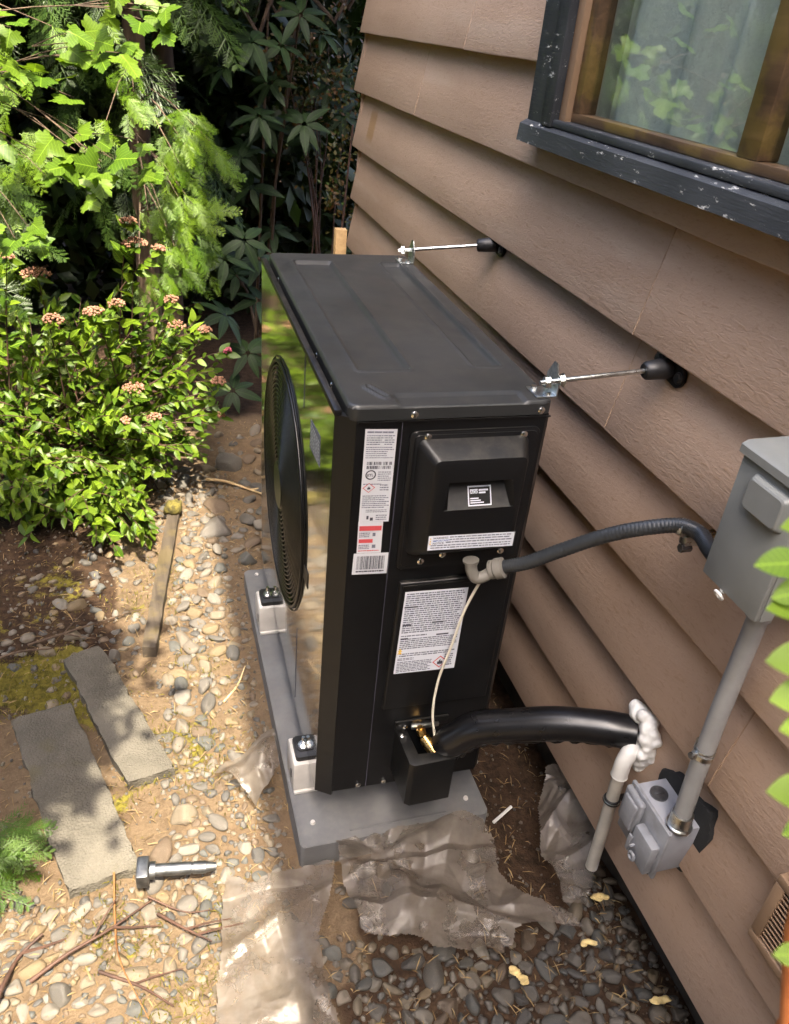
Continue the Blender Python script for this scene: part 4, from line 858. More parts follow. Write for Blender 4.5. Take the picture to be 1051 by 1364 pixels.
# ------------------------------------------------------------------ stones
def rock(sub, seed, flat=1):
    bm = bmesh.new(); bmesh.ops.create_icosphere(bm, subdivisions=sub, radius=1); r_ = np.random.default_rng(seed); ax = r_.normal(size=(7, 3)); ax /= np.linalg.norm(ax, axis=1)[:, None]; ph = r_.uniform(0, 6, 7); am = r_.uniform(.04, .20, 7)
    V = np.array([v.co for v in bm.verts]); d = 1+sum(a*np.sin(V @ x*2.1+p) for a, x, p in zip(am, ax, ph)); 
    for k in range(6): q = V @ ax[k]; V = V-np.outer(np.maximum(q-.62, 0)*.9, ax[k])
    V = V*d[:, None]; V /= np.abs(V).max(0); F = np.array([[v.index for v in f.verts] for f in bm.faces]); bm.free(); return V, F
RK = [rock(3, 100+i) for i in range(12)]; RKL = [rock(2, 200+i) for i in range(12)]
RKM = {m: [npmesh('stone', V, F, m, True) for V, F in RK] for m in ('stone', 'stoned')}
STONES = []        # x, y, r
pl = np.zeros((0, 3))
PADP = [(-.062, -.058), (.41, -.058), (.41, 1.04), (-.062, 1.04)]; BOARD = [(-.40, .72), (-.345, .72), (-.24, 1.50), (-.295, 1.50)]
def allowed(x, y, r):
    for p in (SLAB1, SLAB2, PADP, BOARD):
        k = np.linspace(0, 2*PI, 9)[:-1]
        if inpoly(x+np.cos(k)*r*.85, y+np.sin(k)*r*.85, p).any(): return False
    return x < .650
def scatter(n, poly, rlo, rhi, pw=1.6, fill=.93, prob=None):
    global pl
    P_ = np.array(poly); lo, hi = P_.min(0), P_.max(0)
    rs = np.sort(rlo+(rhi-rlo)*rng.random(n)**pw)[::-1]
    for r in rs:
        for tr in range(14):
            x, y = lo+(hi-lo)*rng.random(2)
            if not inpoly(np.array([x]), np.array([y]), poly)[0]: continue
            if prob is not None and rng.random() > prob(x, y): continue
            if len(pl) and (np.hypot(pl[:, 0]-x, pl[:, 1]-y) < (pl[:, 2]+r)*fill).any(): continue
            if not allowed(x, y, r): continue
            pl = np.vstack([pl, [x, y, r]]); break
scatter(3, [(-.25, 1.35), (.12, 1.45), (.10, 1.9), (-.22, 1.9)], .055, .085)
BL = [(-.95, -.55), (-.02, -.62), (-.10, -.12), (-.09, .10), (-.17, .32), (-.30, .27), (-.40, -.02), (-.6, -.02), (-.95, .2)]
scatter(44, BL, .020, .033, 1.3, .85); scatter(340, BL, .011, .022, 1.1, .76); scatter(800, BL, .005, .012, 1.2, .74)
BR = [(-.05, -.75), (.78, -.85), (.68, -.10), (.58, -.16), (.52, -.27), (.36, -.33), (.1, -.28), (-.06, -.20)]
scatter(60, BR, .020, .031, 1.2, .82); scatter(300, BR, .012, .020, 1.1, .76); scatter(500, BR, .006, .012, 1.2, .74)
ST = [(-.36, .22), (-.17, .28), (-.10, .7), (-.10, 1.4), (-.02, 1.9), (-.34, 1.9), (-.30, .95)]
scatter(700, ST, .006, .030, 2.2, .78, lambda x, y: .12+.88*(x < -.19-.03*math.sin(y*5)) if y < 1.05 else .9)
scatter(34, [(-.80, 1.0), (-.36, .9), (-.33, 1.3), (-.75, 1.40)], .010, .030, 1.5, .85)
scatter(60, [(-.62, .55), (-.42, .62), (-.36, .95), (-.6, 1.0), (-.85, .9)], .008, .026, 1.7, .9)
scatter(60, [(.02, -.30), (.36, -.32), (.36, -.07), (.02, -.07)], .010, .024)
scatter(40, [(-.13, .05), (-.07, .05), (-.07, 1.0), (-.12, 1.0)], .006, .016)
scatter(120, [(-.1, 1.1), (.0, 1.1), (.45, 1.2), (.45, 2.2), (-.1, 2.2)], .010, .04, 2)
zc = gh(pl[:, 0], pl[:, 1])
u_, v_, d_ = proj(np.stack([pl[:, 0], pl[:, 1], zc], 1)); px = pl[:, 2]*CF/d_; vis = (u_ > -15) & (u_ < 1066) & (v_ > 0) & (v_ < 1385)
order = np.argsort(-(px*np.where(vis, 1, 0))); big = set(order[:300].tolist()); SV, SF, SVd, SFd = [], [], [], []; nvs = nvd = 0
for i in range(len(pl)):
    x, y, r = pl[i]; m_ = Matrix.Translation((x, y, zc[i]+r*.10)) @ Euler((random.uniform(-.22, .22), random.uniform(-.22, .22), random.uniform(0, 6.28))).to_matrix().to_4x4() @ Matrix.Diagonal((r*random.uniform(1.0, 1.35), r*random.uniform(.72, .98), r*random.uniform(.5, .85), 1))
    dk = x > -.02 and y < .2; j = random.randrange(12)  # stones on the shaded right side take the darkened copy
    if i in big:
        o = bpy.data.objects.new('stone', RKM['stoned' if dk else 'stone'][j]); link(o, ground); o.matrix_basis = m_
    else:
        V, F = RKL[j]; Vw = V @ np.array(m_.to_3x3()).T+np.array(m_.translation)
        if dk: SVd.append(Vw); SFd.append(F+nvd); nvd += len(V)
        else: SV.append(Vw); SF.append(F+nvs); nvs += len(V)
# finer gravel filling the gaps
def fine(n, poly, rlo, rhi, dk):
    global nvs, nvd
    P_ = np.array(poly); lo, hi = P_.min(0), P_.max(0); X = lo+(hi-lo)*rng.random((n, 2)); X = X[inpoly(X[:, 0], X[:, 1], poly)]
    for p in (SLAB1, SLAB2, PADP, BOARD): X = X[~inpoly(X[:, 0], X[:, 1], p)]
    Z = gh(X[:, 0], X[:, 1])
    for (x, y), z in zip(X, Z):
        r = rlo+(rhi-rlo)*random.random()**2; V, F = OCT[random.randrange(6)]; m3 = np.array((Euler((random.uniform(0, 6), random.uniform(0, 6), random.uniform(0, 6))).to_matrix() @ Matrix.Diagonal((r, r*.8, r*.6))).to_3x3())
        Vw = V @ m3.T+np.array((x, y, z+r*.25))
        if dk: SVd.append(Vw); SFd.append(F+nvd); nvd += len(V)
        else: SV.append(Vw); SF.append(F+nvs); nvs += len(V)
OCT = [rock(1, 300+i) for i in range(6)]
fine(2600, [(-1, -.6), (-.02, -.65), (-.10, .3), (-.13, 1.9), (-.40, 1.9), (-.36, .3), (-1, .3)], .003, .010, False)
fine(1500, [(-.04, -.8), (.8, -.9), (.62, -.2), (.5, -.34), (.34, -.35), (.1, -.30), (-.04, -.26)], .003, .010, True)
fine(700, [(-.16, .05), (-.06, .05), (.02, 1.9), (-.16, 1.9)], .002, .007, False); fine(700, [(.40, -.2), (.65, -.9), (.66, -.2), (.62, 1.2), (.41, 1.2)], .002, .008, True); fine(700, [(-1, .3), (-.4, .3), (-.36, 1.5), (-1, 1.5)], .003, .009, False)
g1 = link(bpy.data.objects.new('gravel', npmesh('gravel', np.vstack(SV), np.vstack(SF), 'stones', True)), ground, 'stuff'); g2 = link(bpy.data.objects.new('gravel', npmesh('gravel', np.vstack(SVd), np.vstack(SFd), 'stonesd', True)), ground, 'stuff')

# ------------------------------------------------------------------ litter and moss
def bits(n, poly, L, wd, mat, name, lab, upr=.15, seedp=None):
    P_ = np.array(poly); lo, hi = P_.min(0), P_.max(0); X = lo+(hi-lo)*rng.random((n, 2)); X = X[inpoly(X[:, 0], X[:, 1], poly)]
    if seedp is not None: X = X[rng.random(len(X)) < seedp(X[:, 0], X[:, 1])]
    for p in (PADP,): X = X[~inpoly(X[:, 0], X[:, 1], p)]
    n = len(X); Z = gh(X[:, 0], X[:, 1])+.004+.010*rng.random(n); a = rng.random(n)*6.283; l = L*(.3+rng.random(n))/2; el = rng.normal(0, upr, n); d = np.stack([np.cos(a)*np.cos(el), np.sin(a)*np.cos(el), np.sin(el)], 1)*l[:, None]; s_ = np.stack([-np.sin(a), np.cos(a), rng.normal(0, .3, n)], 1)*(wd*(.5+rng.random(n)))[:, None]
    c = np.stack([X[:, 0], X[:, 1], Z+np.abs(d[:, 2])*.7], 1); V = np.stack([c-d-s_*.5, c+s_*-1, c+d-s_*.2, c+d+s_*.2, c+s_, c-d+s_*.5], 1); V[:, 1, 2] += .003; V[:, 4, 2] += .003
    F = np.arange(n)[:, None]*6+np.array([0, 1, 4, 5])[None]; F2 = np.arange(n)[:, None]*6+np.array([1, 2, 3, 4])[None]
    o = link(bpy.data.objects.new(name, npmesh(name, V.reshape(-1, 3), np.vstack([F, F2]), mat)), None, 'stuff'); o['label'] = lab; o['category'] = 'ground litter' if mat == 'litter' else 'moss'; return o
bits(5200, [(-1.1, -.6), (.64, -.8), (.62, 1.3), (.3, 2.3), (-1.1, 2.3)], .028, .0011, 'litter', 'leaf_litter', 'dry straw and needle litter strewn over the soil', .12)
def mossp(x, y): return ss(fbm(x*3+3, y*3+8), .40, .60)*ss(-x, .10, .3)*(1-ss(y, .9, 1.4))
bits(30000, [(-1.1, -.6), (-.08, -.6), (-.1, .5), (-.3, 1.4), (-1.1, 1.4)], .014, .0010, 'moss', 'moss', 'yellow green moss growing between the stones', .9, mossp)

# ------------------------------------------------------------------ plastic sheeting
def sheet(outline, zf, seed, lab, amp=.018, st=.0045, folds=14, name='plastic_sheet', ragged=.008):
    r_ = np.random.default_rng(seed); P_ = np.array(outline); lo, hi = P_.min(0)-.01, P_.max(0)+.01; xs_ = np.arange(lo[0], hi[0], st); ys_ = np.arange(lo[1], hi[1], st); X, Y = np.meshgrid(xs_, ys_, indexing='ij')
    h = np.zeros_like(X)
    tri_ = lambda q: 1-2*np.abs(q-np.floor(q)-.5)
    for k in range(max(3, folds//4)):                                # folds fanning out of pinched points
        c = P_[r_.integers(len(P_))]*.7+P_.mean(0)*.3; d = np.hypot(X-c[0], Y-c[1]); q = np.arctan2(Y-c[1], X-c[0])*r_.uniform(.6, 1.3)+.5*vn(X*6+k*7, Y*6)+r_.uniform(0, 1)
        h += amp*r_.uniform(.5, 1)*tri_(q)*ss(d, .0, .10)*np.exp(-d/r_.uniform(.12, .3))
    for k in range(folds//3):                                        # long soft creases
        a = r_.uniform(0, PI); c = P_[r_.integers(len(P_))]*.5+P_.mean(0)*.5; d = (X-c[0])*math.cos(a)+(Y-c[1])*math.sin(a)+.03*vn(X*5+k*7, Y*5); sl = r_.uniform(.02, .06)
        h += .6*amp*r_.uniform(.4, 1)*np.maximum(0, 1-np.abs(d)/sl)
    h += .010*(fbm(X*5+seed, Y*5, 2)-.4)
    Z = np.maximum(zf(X, Y)+h, gh(X, Y)+.010+.35*np.maximum(h, 0)); wx = ragged*(fbm(X*30+seed*3, Y*30)-.45)*2; ins = inpoly(X+wx, Y+wx*.7, outline); I = np.arange(X.size).reshape(X.shape); ok = ins[:-1, :-1] & ins[1:, :-1] & ins[1:, 1:] & ins[:-1, 1:]
    F = np.stack([I[:-1, :-1], I[1:, :-1], I[1:, 1:], I[:-1, 1:]], -1)[ok]; use = np.unique(F); mp = np.full(X.size, -1); mp[use] = np.arange(len(use)); V = np.stack([X, Y, Z], -1).reshape(-1, 3)[use]
    return tag(link(bpy.data.objects.new(name, npmesh(name, V, mp[F], 'sheet', True, 40))), lab, 'plastic sheet', 'scraps of plastic sheeting')
def zmain(X, Y): return -.122+.024*ss(Y, -.165, -.068)
sheet([(.015, -.062), (.06, -.058), (.075, -.070), (.105, -.060), (.215, -.056), (.330, -.060), (.372, -.075), (.385, -.123), (.372, -.20), (.40, -.27), (.488, -.330), (.505, -.365), (.40, -.34), (.345, -.345), (.333, -.367), (.218, -.354), (.103, -.306), (.032, -.276), (.020, -.20), (.01, -.12)], zmain, 3, 'large crumpled clear plastic sheet tucked against the front of the pad', .030, .003, 22)
sheet([(.590, .035), (.632, .029), (.624, -.117), (.593, -.238), (.538, -.316), (.483, -.300), (.468, -.185), (.520, -.073)], lambda X, Y: -.140+.045*ss(X, .47, .60)*ss(Y, -.34, -.15), 11, 'folded plastic scrap propped against the wall near the drain pipe', .05, .003, 18)
sheet([(.014, -.085), (-.01, -.075), (-.09, -.085), (-.179, -.099), (-.225, -.060), (-.245, -.116), (-.252, -.189), (-.275, -.319), (-.30, -.47), (-.02, -.52), (-.06, -.38), (-.055, -.25), (-.01, -.16)], lambda X, Y: -.126+0*X, 23, 'flat dusty plastic strip running toward the bottom edge', .018, .0032, 16)
# upright curled flap at the pad's left corner
n1, n2 = 30, 22; V = []
A0, A1, A2, A3 = np.array([-.232, .235, -.145]), np.array([-.070, .290, -.070]), np.array([-.075, .165, -.060]), np.array([-.140, .120, -.135])
for i in range(n1+1):
    for j in range(n2+1):
        u, v = i/n1, j/n2; q = (A0*(1-u)+A1*u)*(1-v)+(A3*(1-u)+A2*u)*v; q = q+np.array([0, 0, .040*math.sin(PI*v)*(1-.35*u)+.008*math.sin(u*9+v*5)+.014*(vn(np.array([u*6+3]), np.array([v*6]))[0]-.5)]); V.append(q)
F = np.array([(i*(n2+1)+j, (i+1)*(n2+1)+j, (i+1)*(n2+1)+j+1, i*(n2+1)+j+1) for i in range(n1) for j in range(n2)])
tag(link(bpy.data.objects.new('plastic_sheet', npmesh('plastic_sheet', V, F, 'sheet', True))), 'curled plastic flap sticking out left of the near white riser', 'plastic sheet', 'scraps of plastic sheeting')

# ------------------------------------------------------------------ plants
def leaf_shape(w=.45, n=5, fold=.12, droop=.18, serr=0, tip=1.0):
    V = []; F = []
    for i in range(n+1):
        t = i/n; wd = w/2*(math.sin(PI*t**.75)**.8 if 0 < t < 1 else .02)*(1+(serr*(-1)**i)); z = -droop*t*t; V += [(-wd, t-(.03 if serr else 0), z+fold*wd*2), (0, t, z), (wd, t-(.03 if serr else 0), z+fold*wd*2)]
    for i in range(n):
        a = i*3; F += [(a, a+1, a+4, a+3), (a+1, a+2, a+5, a+4)]
    return np.array(V), np.array(F)
def lobed(seed, cup=.12):
    r_ = np.random.default_rng(seed); V = [(0, .45, 0)]; n = 44
    for i in range(n):
        a = -PI/2+2*PI*(i+.5)/n; lob = .52+.16*math.cos(3*(a-PI/2))*(1 if math.sin(a) > -.4 else .4)+.05*math.cos(9*a+1)+.035*(-1)**i; lob *= 1-.35*max(0, -math.sin(a)-.75)*3; x, y = lob*math.cos(a)*1.02, .45+lob*math.sin(a); V.append((x, y, -cup*(x*x+(y-.45)**2)*1.6+.05*math.sin(3*a+seed)))
    return np.array(V), np.array([(0, 1+i, 1+(i+1) % n) for i in range(n)])
def frond(seed, n=11, sub=5):
    r_ = np.random.default_rng(seed); V = []; F = []
    def seg(p, q, w):
        p, q = np.array(p), np.array(q); d = q-p; s_ = np.array([-d[1], d[0], 0]); s_ = s_/(np.linalg.norm(s_)+1e-9)*w; k = len(V); V.extend([p-s_*.6, p+s_*.6, (p+q)/2+s_, q, (p+q)/2-s_]); F.extend([(k, k+1, k+2, k+4), (k+4, k+2, k+3, k+3)])
    def pos(t): return np.array([.05*math.sin(t*3+seed), t, -.22*t*t])
    for i in range(n):
        seg(pos(i/n), pos((i+1)/n), .010)
        t = (i+.5)/n; p = pos(t); L_ = (.40*(1-t)**.8+.06)*(.7+.6*r_.random())*min(1, .5+t*3)
        for sd in (-1, 1):
            a = math.radians(48+10*r_.normal()); d = np.array([sd*math.sin(a), math.cos(a), -.25+.1*r_.normal()]); e = p+d*L_; seg(p, e, .0075)
            for k in range(1, sub+1):
                q = p+(e-p)*k/(sub+.5); l2 = L_*.42*(1-k/(sub+2))+.018
                for s2 in (-1, 1):
                    b2 = math.atan2(d[0], d[1])+s2*math.radians(40); f = q+np.array([math.sin(b2), math.cos(b2), -.25])*l2; seg(q, f, .0068)
    F = [f[:3] if f[2] == f[3] else f for f in F]; return np.array(V), F
def tri(F): return np.array([t for f in F for t in ([(f[0], f[1], f[2]), (f[0], f[2], f[3])] if len(f) == 4 else [tuple(f)])])
SH = dict(spirea=[leaf_shape(.46, 6, .14, .2, .0), leaf_shape(.38, 6, .2, .35), leaf_shape(.50, 6, .06, .1)], maple=[lobed(1), lobed(2, .2), lobed(3, .05)], rhodo=[leaf_shape(.32, 6, .10, .25), leaf_shape(.36, 6, .05, .4)], fg=[leaf_shape(.62, 7, .08, .12)],
          small=[leaf_shape(.55, 2, .1, .1)], frond=[frond(i) for i in range(4)])
SH = {k: [(V, tri(F)) for V, F in v] for k, v in SH.items()}
SM = {}
def smesh(kind, i, mat):
    if (kind, i, mat) not in SM: V, F = SH[kind][i]; SM[(kind, i, mat)] = npmesh({'frond': 'frond'}.get(kind, 'leaf'), V, F, mat, True)
    return SM[(kind, i, mat)]
def orient(p, d, up, s, w=1):
    d = Vector(d).normalized(); up = Vector(up); x = d.cross(up)
    if x.length < 1e-4: x = d.orthogonal()
    x.normalize(); z = x.cross(d); m = Matrix(((x.x*s*w, d.x*s, z.x*s, p[0]), (x.y*s*w, d.y*s, z.y*s, p[1]), (x.z*s*w, d.z*s, z.z*s, p[2]), (0, 0, 0, 1))); return m
def foliage(root, leaves, kind, mat, mat_s, nparts=300, pname='leaf', sname='leaf_mass'):
    base = Vector(root.location); P_ = np.array([m.translation for m, _ in leaves]); u, v, d = proj(P_); sc = np.array([m.col[1].length for m, _ in leaves]); on_ = (u > -40) & (u < 1091) & (v > -40) & (v < 1400) & (d > .1)
    o_ = np.argsort(-(np.where(on_, 1, 0)*sc/np.maximum(d, .1))); sel = set(o_[:nparts].tolist()) if nparts else set(); VS = []; FS = []; nv = 0
    for i, (m, k) in enumerate(leaves):
        m = Matrix.Translation(-base) @ m
        if i in sel and on_[i]:
            o = bpy.data.objects.new(pname, smesh(kind, k, mat)); link(o, root); o.matrix_basis = m
        else:
            V, F = SH[kind][k]; VS.append(V @ np.array(m.to_3x3()).T+np.array(m.translation)); FS.append(F+nv); nv += len(V)
    if VS: link(bpy.data.objects.new(sname, npmesh(sname, np.vstack(VS), np.vstack(FS), mat_s, True)), root, 'stuff')
def stems(root, lines, mat, name='stem', n=6):
    b = B(); o_ = Vector(root.location)
    for pts, r0, r1 in lines: k = len(pts); b.tube([Vector(p)-o_ for p in pts], [r0+(r1-r0)*i/(k-1) for i in range(k)], n)
    return obj(name, b, mat, root, sharp=70)
def rv(s=1): return Vector((random.gauss(0, s), random.gauss(0, s), random.gauss(0, s)))
OUT = Vector((-.2, -.6, .75))
# flowering spirea
sp = thing('spirea_shrub', 'sunlit green shrub with faded pink flower heads at the left', 'shrub', (-.62, 1.78, G0)); lv = []; ln = []; tips = []
FL = [(170, 295, 1.75, .030), (180, 325, 1.72, .042), (211, 331, 1.72, .022), (48, 366, 1.62, .046), (125, 416, 1.55, .034), (155, 405, 1.6, .028), (227, 400, 1.75, .030), (235, 434, 1.7, .034), (273, 440, 1.75, .026), (291, 508, 1.6, .026), (178, 518, 1.45, .036), (70, 426, 1.5, .036), (205, 556, 1.4, .024), (167, 560, 1.38, .015), (294, 553, 1.55, .014), (303, 467, 1.62, .014), (10, 342, 1.7, .022)]
def leafy(root_pt, tip, n, size, side=.8, start=.25, r=.0035, droop=0):
    a = Vector(root_pt); c = Vector(tip); mid = a*.45+c*.55+Vector((0, 0, .22*(c-a).length))-Vector((0, 0, droop)); pts = [(a*(1-t)**2+mid*2*t*(1-t)+c*t*t) for t in [i/10 for i in range(11)]]; ln.append((pts, r, r*.35))
    for i in range(n):
        t = start+(1-start)*(i+random.random()*.6)/n; k = min(int(t*10), 9); p = pts[k]+(pts[k+1]-pts[k])*(t*10-k); ax = (pts[k+1]-pts[k]).normalized(); q = rv().cross(ax).normalized(); d = (ax*.7+q*side+Vector((0, -.25, -.05))); lv.append((orient(p, d, OUT+rv(.45), size*random.uniform(.65, 1.25)*(1-.25*t)), random.randrange(3)))
    return pts
for u, v, y, s_ in FL:
    tip = on(u, v, 1, y); base = Vector((-.62+random.uniform(-.25, .25), 1.85+random.uniform(-.12, .12), G0)); leafy(base, tip, 20, .068, start=.4)
    for k in range(4): a = random.random()*6.28; lv.append((orient(Vector(tip)-Vector((0, 0, .012)), (math.cos(a), math.sin(a)-.3, -.1), OUT+rv(.2), .050), random.randrange(3)))
    b = B(); nb = int(26+s_*1500)
    for k in range(nb):
        a = random.random()*6.28; q = math.sqrt(random.random()); c_ = Vector(tip)+Vector((math.cos(a)*q*s_, math.sin(a)*q*s_*.9, s_*.42*(1-q*q)+random.uniform(-.006, .006))); bmesh.ops.create_icosphere(b.bm, subdivisions=1, radius=random.uniform(.0028, .0052), matrix=Matrix.Translation(c_-Vector(sp.location)))
    obj('flower_head', b, 'flowerp' if u == 303 else 'flower', sp, smooth=True, sharp=80)
for i in range(235):
    u = random.uniform(-60, 296); v = random.uniform(395, 690); 
    if u > 240 and v > 640: v -= 120
    if v > 610 and u > 225: u -= 60
    y = 1.98-.60*((v-395)/300)+random.uniform(-.12, .14); tip = on(u, v, 1, y)
    if tip[2] < -.10: tip[2] = -.10+random.random()*.06
    leafy((-.62+random.uniform(-.32, .3), 1.85+random.uniform(-.15, .15), G0), tip, random.randint(11, 17), .058, start=.38)
for i in range(34):
    tip = on(random.uniform(-60, 125), random.uniform(600, 765), 1, random.uniform(1.25, 1.6)); tip[2] = max(tip[2], -.10); leafy((-.75+random.uniform(-.2, .2), 1.7, G0), tip, 12, .060, start=.4)
for i in range(24):                                                   # low sprays reaching over the gravel
    u = random.uniform(90, 205); v = random.uniform(655, 745); tip = on(u, v, 1, random.uniform(1.15, 1.4)); tip[2] = max(tip[2], -.11); leafy((-.62+random.uniform(-.1, .2), 1.6, G0), tip, 11, .062, start=.5)
foliage(sp, lv, 'spirea', 'spirea', 'spirea_s', 300); stems(sp, ln, 'twig')
# lobed-leaf branch, upper left
mp = thing('hazel_shrub', 'bright lobed leaves on thin branches at the upper left', 'shrub', (-1.15, 2.15, G0)); lv = []; ln = []
clusters = [(205, 15, 1.75, .11, 6), (125, 38, 1.75, .09, 5), (90, 62, 1.75, .08, 4), (175, 60, 1.7, .05, 2), (60, 112, 1.75, .09, 5), (25, 105, 1.7, .05, 2), (100, 200, 1.65, .09, 5), (135, 215, 1.6, .07, 4), (65, 232, 1.7, .05, 2), (190, 185, 1.85, .02, 1), (195, 240, 1.8, .05, 3), (105, 264, 1.6, .02, 1), (15, 300, 1.55, .06, 3), (40, 315, 1.55, .05, 3), (105, 240, 1.65, .05, 3), (20, 20, 1.75, .08, 3), (-60, 150, 1.75, .2, 12), (-80, 20, 1.7, .2, 12), (100, -70, 1.7, .2, 6)]
for u, v, y, sp_, n_ in clusters:
    c = Vector(on(u, v, 1, y)); org = Vector((-1.15, 2.15, .9+.5*random.random())); md = (org+c)/2+Vector((0, 0, .12)); pts = [org*(1-t)**2+md*2*t*(1-t)+c*t*t for t in [i/8 for i in range(9)]]; ln.append((pts, .0036, .0012)) if random.random() < .35 else None
    for k in range(n_):
        p = c+Vector((random.gauss(0, sp_*.5), random.gauss(0, .05), random.gauss(0, sp_*.30))); d = Vector((random.gauss(.2, .7), random.gauss(-.6, .4), random.gauss(-.25, .35))); lv.append((orient(p, d, Vector((-.05, -.75, .75))+rv(.35), random.uniform(.052, .095)), random.randrange(3))); ln.append(([pts[6], (pts[6]+p)/2+Vector((0, 0, .01)), p], .0018, .0010))
foliage(mp, lv, 'maple', 'maple', 'maple', 300); stems(mp, ln[::2]+[([(-1.15, 2.15, G0-.05), (-1.13, 2.14, .6), (-1.15, 2.15, 1.5)], .02, .012)], 'bark')
# cedars
def cedar(base, lab, spots, dark, nh=300, h=3.2):
    t = thing('cedar_tree', lab, 'tree', base, 0, 'cedars behind the shrub'); b = B(); b.tube([(0, 0, -.1), (.02, .01, h*.5), (0, 0, h)], [.06, .045, .012], 10); obj('trunk', b, 'bark', t); lv = []; ln = []
    for (u, v, y, n_, su, sv, s_) in spots:
        for k in range(n_):
            p = Vector(on(u+random.gauss(0, su), v+random.gauss(0, sv), 1, y+random.gauss(0, .07))); d = Vector((random.gauss(.35, .5), random.gauss(-.75, .3), random.gauss(-.75, .3))); lv.append((orient(p, d, Vector((.0, -.85, .75))+rv(.3), s_*random.uniform(.7, 1.25)), random.randrange(4)))
            if k % 14 == 0: ln.append(([Vector(base)+Vector((0, 0, min(h-.1, p.z-base[2]+.15))), (Vector(base)+p)/2+Vector((0, 0, (p.z-base[2])/2+.1)), p], .005, .0015))
    foliage(t, lv, 'frond', 'cedar', 'cedar_shaded', nh, 'frond', 'frond_mass')
    lv = []
    for (c, rx, rz, n_, s_) in dark:
        for k in range(n_):
            q = rv().normalized()*random.random()**.4; p = Vector(c)+Vector((q.x*rx, q.y*rx, q.z*rz)); lv.append((orient(p, Vector((q.x, q.y-.2, -.7))+rv(.3), Vector((0, -.5, 1))+rv(.4), s_*random.uniform(.7, 1.3)), random.randrange(4)))
    if lv: foliage(t, lv, 'frond', 'cedar', 'cedar_shaded', 0, 'frond', 'frond_mass')
    if ln: stems(t, ln, 'bark', 'branch')
cedar((-.30, 2.95, G0), 'cedar with bright drooping fronds hanging beside the dark gap', [(255, 168, 2.1, 14, 20, 14, .095), (250, 215, 2.1, 22, 26, 20, .10), (248, 275, 2.05, 26, 24, 24, .105), (243, 330, 2.0, 22, 22, 20, .10), (210, 300, 2.1, 12, 20, 30, .10), (200, 365, 2.0, 12, 24, 12, .085), (160, 150, 2.3, 12, 36, 40, .10), (190, 110, 2.3, 6, 24, 30, .10)], [((-.45, 2.95, 2.0), .55, .8, 150, .30), ((-.3, 3.1, 1.1), .4, .5, 60, .25)])
cedar((-1.25, 2.65, G0), 'cedar with lit fronds at the far left edge', [(18, 180, 2.05, 9, 20, 20, .13), (12, 240, 2.0, 7, 16, 20, .12), (-60, 250, 2.0, 18, 40, 70, .17), (30, 55, 2.3, 5, 30, 22, .13)], [((-1.2, 2.8, 2.0), .6, .8, 160, .30), ((-1.2, 2.7, .8), .4, .6, 60, .25)])
# low cedar sprig lying over the slab
t = thing('cedar_seedling', 'small cedar sprig reaching over the slab from the lower left', 'plant', (-.80, .06, G0)); lv = []; ln = []
for i in range(30):
    p = Vector((random.uniform(-.84, -.70), random.uniform(.02, .17), -.155+random.uniform(.03, .09))); d = Vector((random.uniform(.5, 1.2), random.gauss(-.2, .35), random.gauss(-.12, .15))); lv.append((orient(p, d, Vector((0, -.3, 1))+rv(.3), random.uniform(.07, .135)), random.randrange(4))); ln.append(([(-.80, .06, G0-.02), (p+Vector((-.80, .06, G0)))/2+Vector((0, 0, .03)), p], .003, .0012))
foliage(t, lv, 'frond', 'sprig', 'sprig', 300, 'frond'); stems(t, ln, 'twig')
# rhododendron in shade
rh = thing('rhododendron', 'dark leathery leaved rhododendron in the shade behind the heat pump', 'shrub', (.30, 3.15, G0)); lv = []; ln = []
wh_ = [(345, 155, 2.75), (405, 165, 2.8), (325, 320, 2.6), (300, 345, 2.55), (345, 345, 2.7), (430, 45, 2.85), (335, 55, 2.7), (375, 60, 2.8), (300, 90, 2.8), (320, 210, 2.9), (400, 20, 2.8), (300, 420, 2.5), (330, 470, 2.5), (345, 400, 2.7), (310, 520, 2.4), (335, 250, 3.0), (280, 30, 2.8), (440, 110, 3.0), (360, 110, 2.9)]+[(random.uniform(285, 470), random.uniform(-120, 380), random.uniform(2.9, 3.3)) for _ in range(20)]
for u, v, y in wh_:
    c = Vector(on(u, v, 1, y)); 
    if c.z < -.05: c.z = -.05
    if random.random() < .25: ln.append(([(.30+random.uniform(-.05, .05), 3.2, G0-.02), (Vector((.3, 3.2, G0))+c)/2+Vector((0, .1, .1)), c], .010, .004))
    n_ = random.randint(6, 8); a0 = random.random()*6.28; tilt = Vector((random.gauss(0, .2), -.55+random.gauss(0, .15), .8)).normalized(); xx = tilt.orthogonal().normalized(); yy_ = tilt.cross(xx)
    for k in range(n_): a = a0+2*PI*k/n_+random.gauss(0, .15); r_ = xx*math.cos(a)+yy_*math.sin(a); lv.append((orient(c+r_*.01, r_+tilt*random.uniform(-.25, .2), tilt, random.uniform(.10, .15)), random.randrange(2)))
foliage(rh, lv, 'rhodo', 'rhodo', 'rhodo', 300); stems(rh, ln, 'bark')
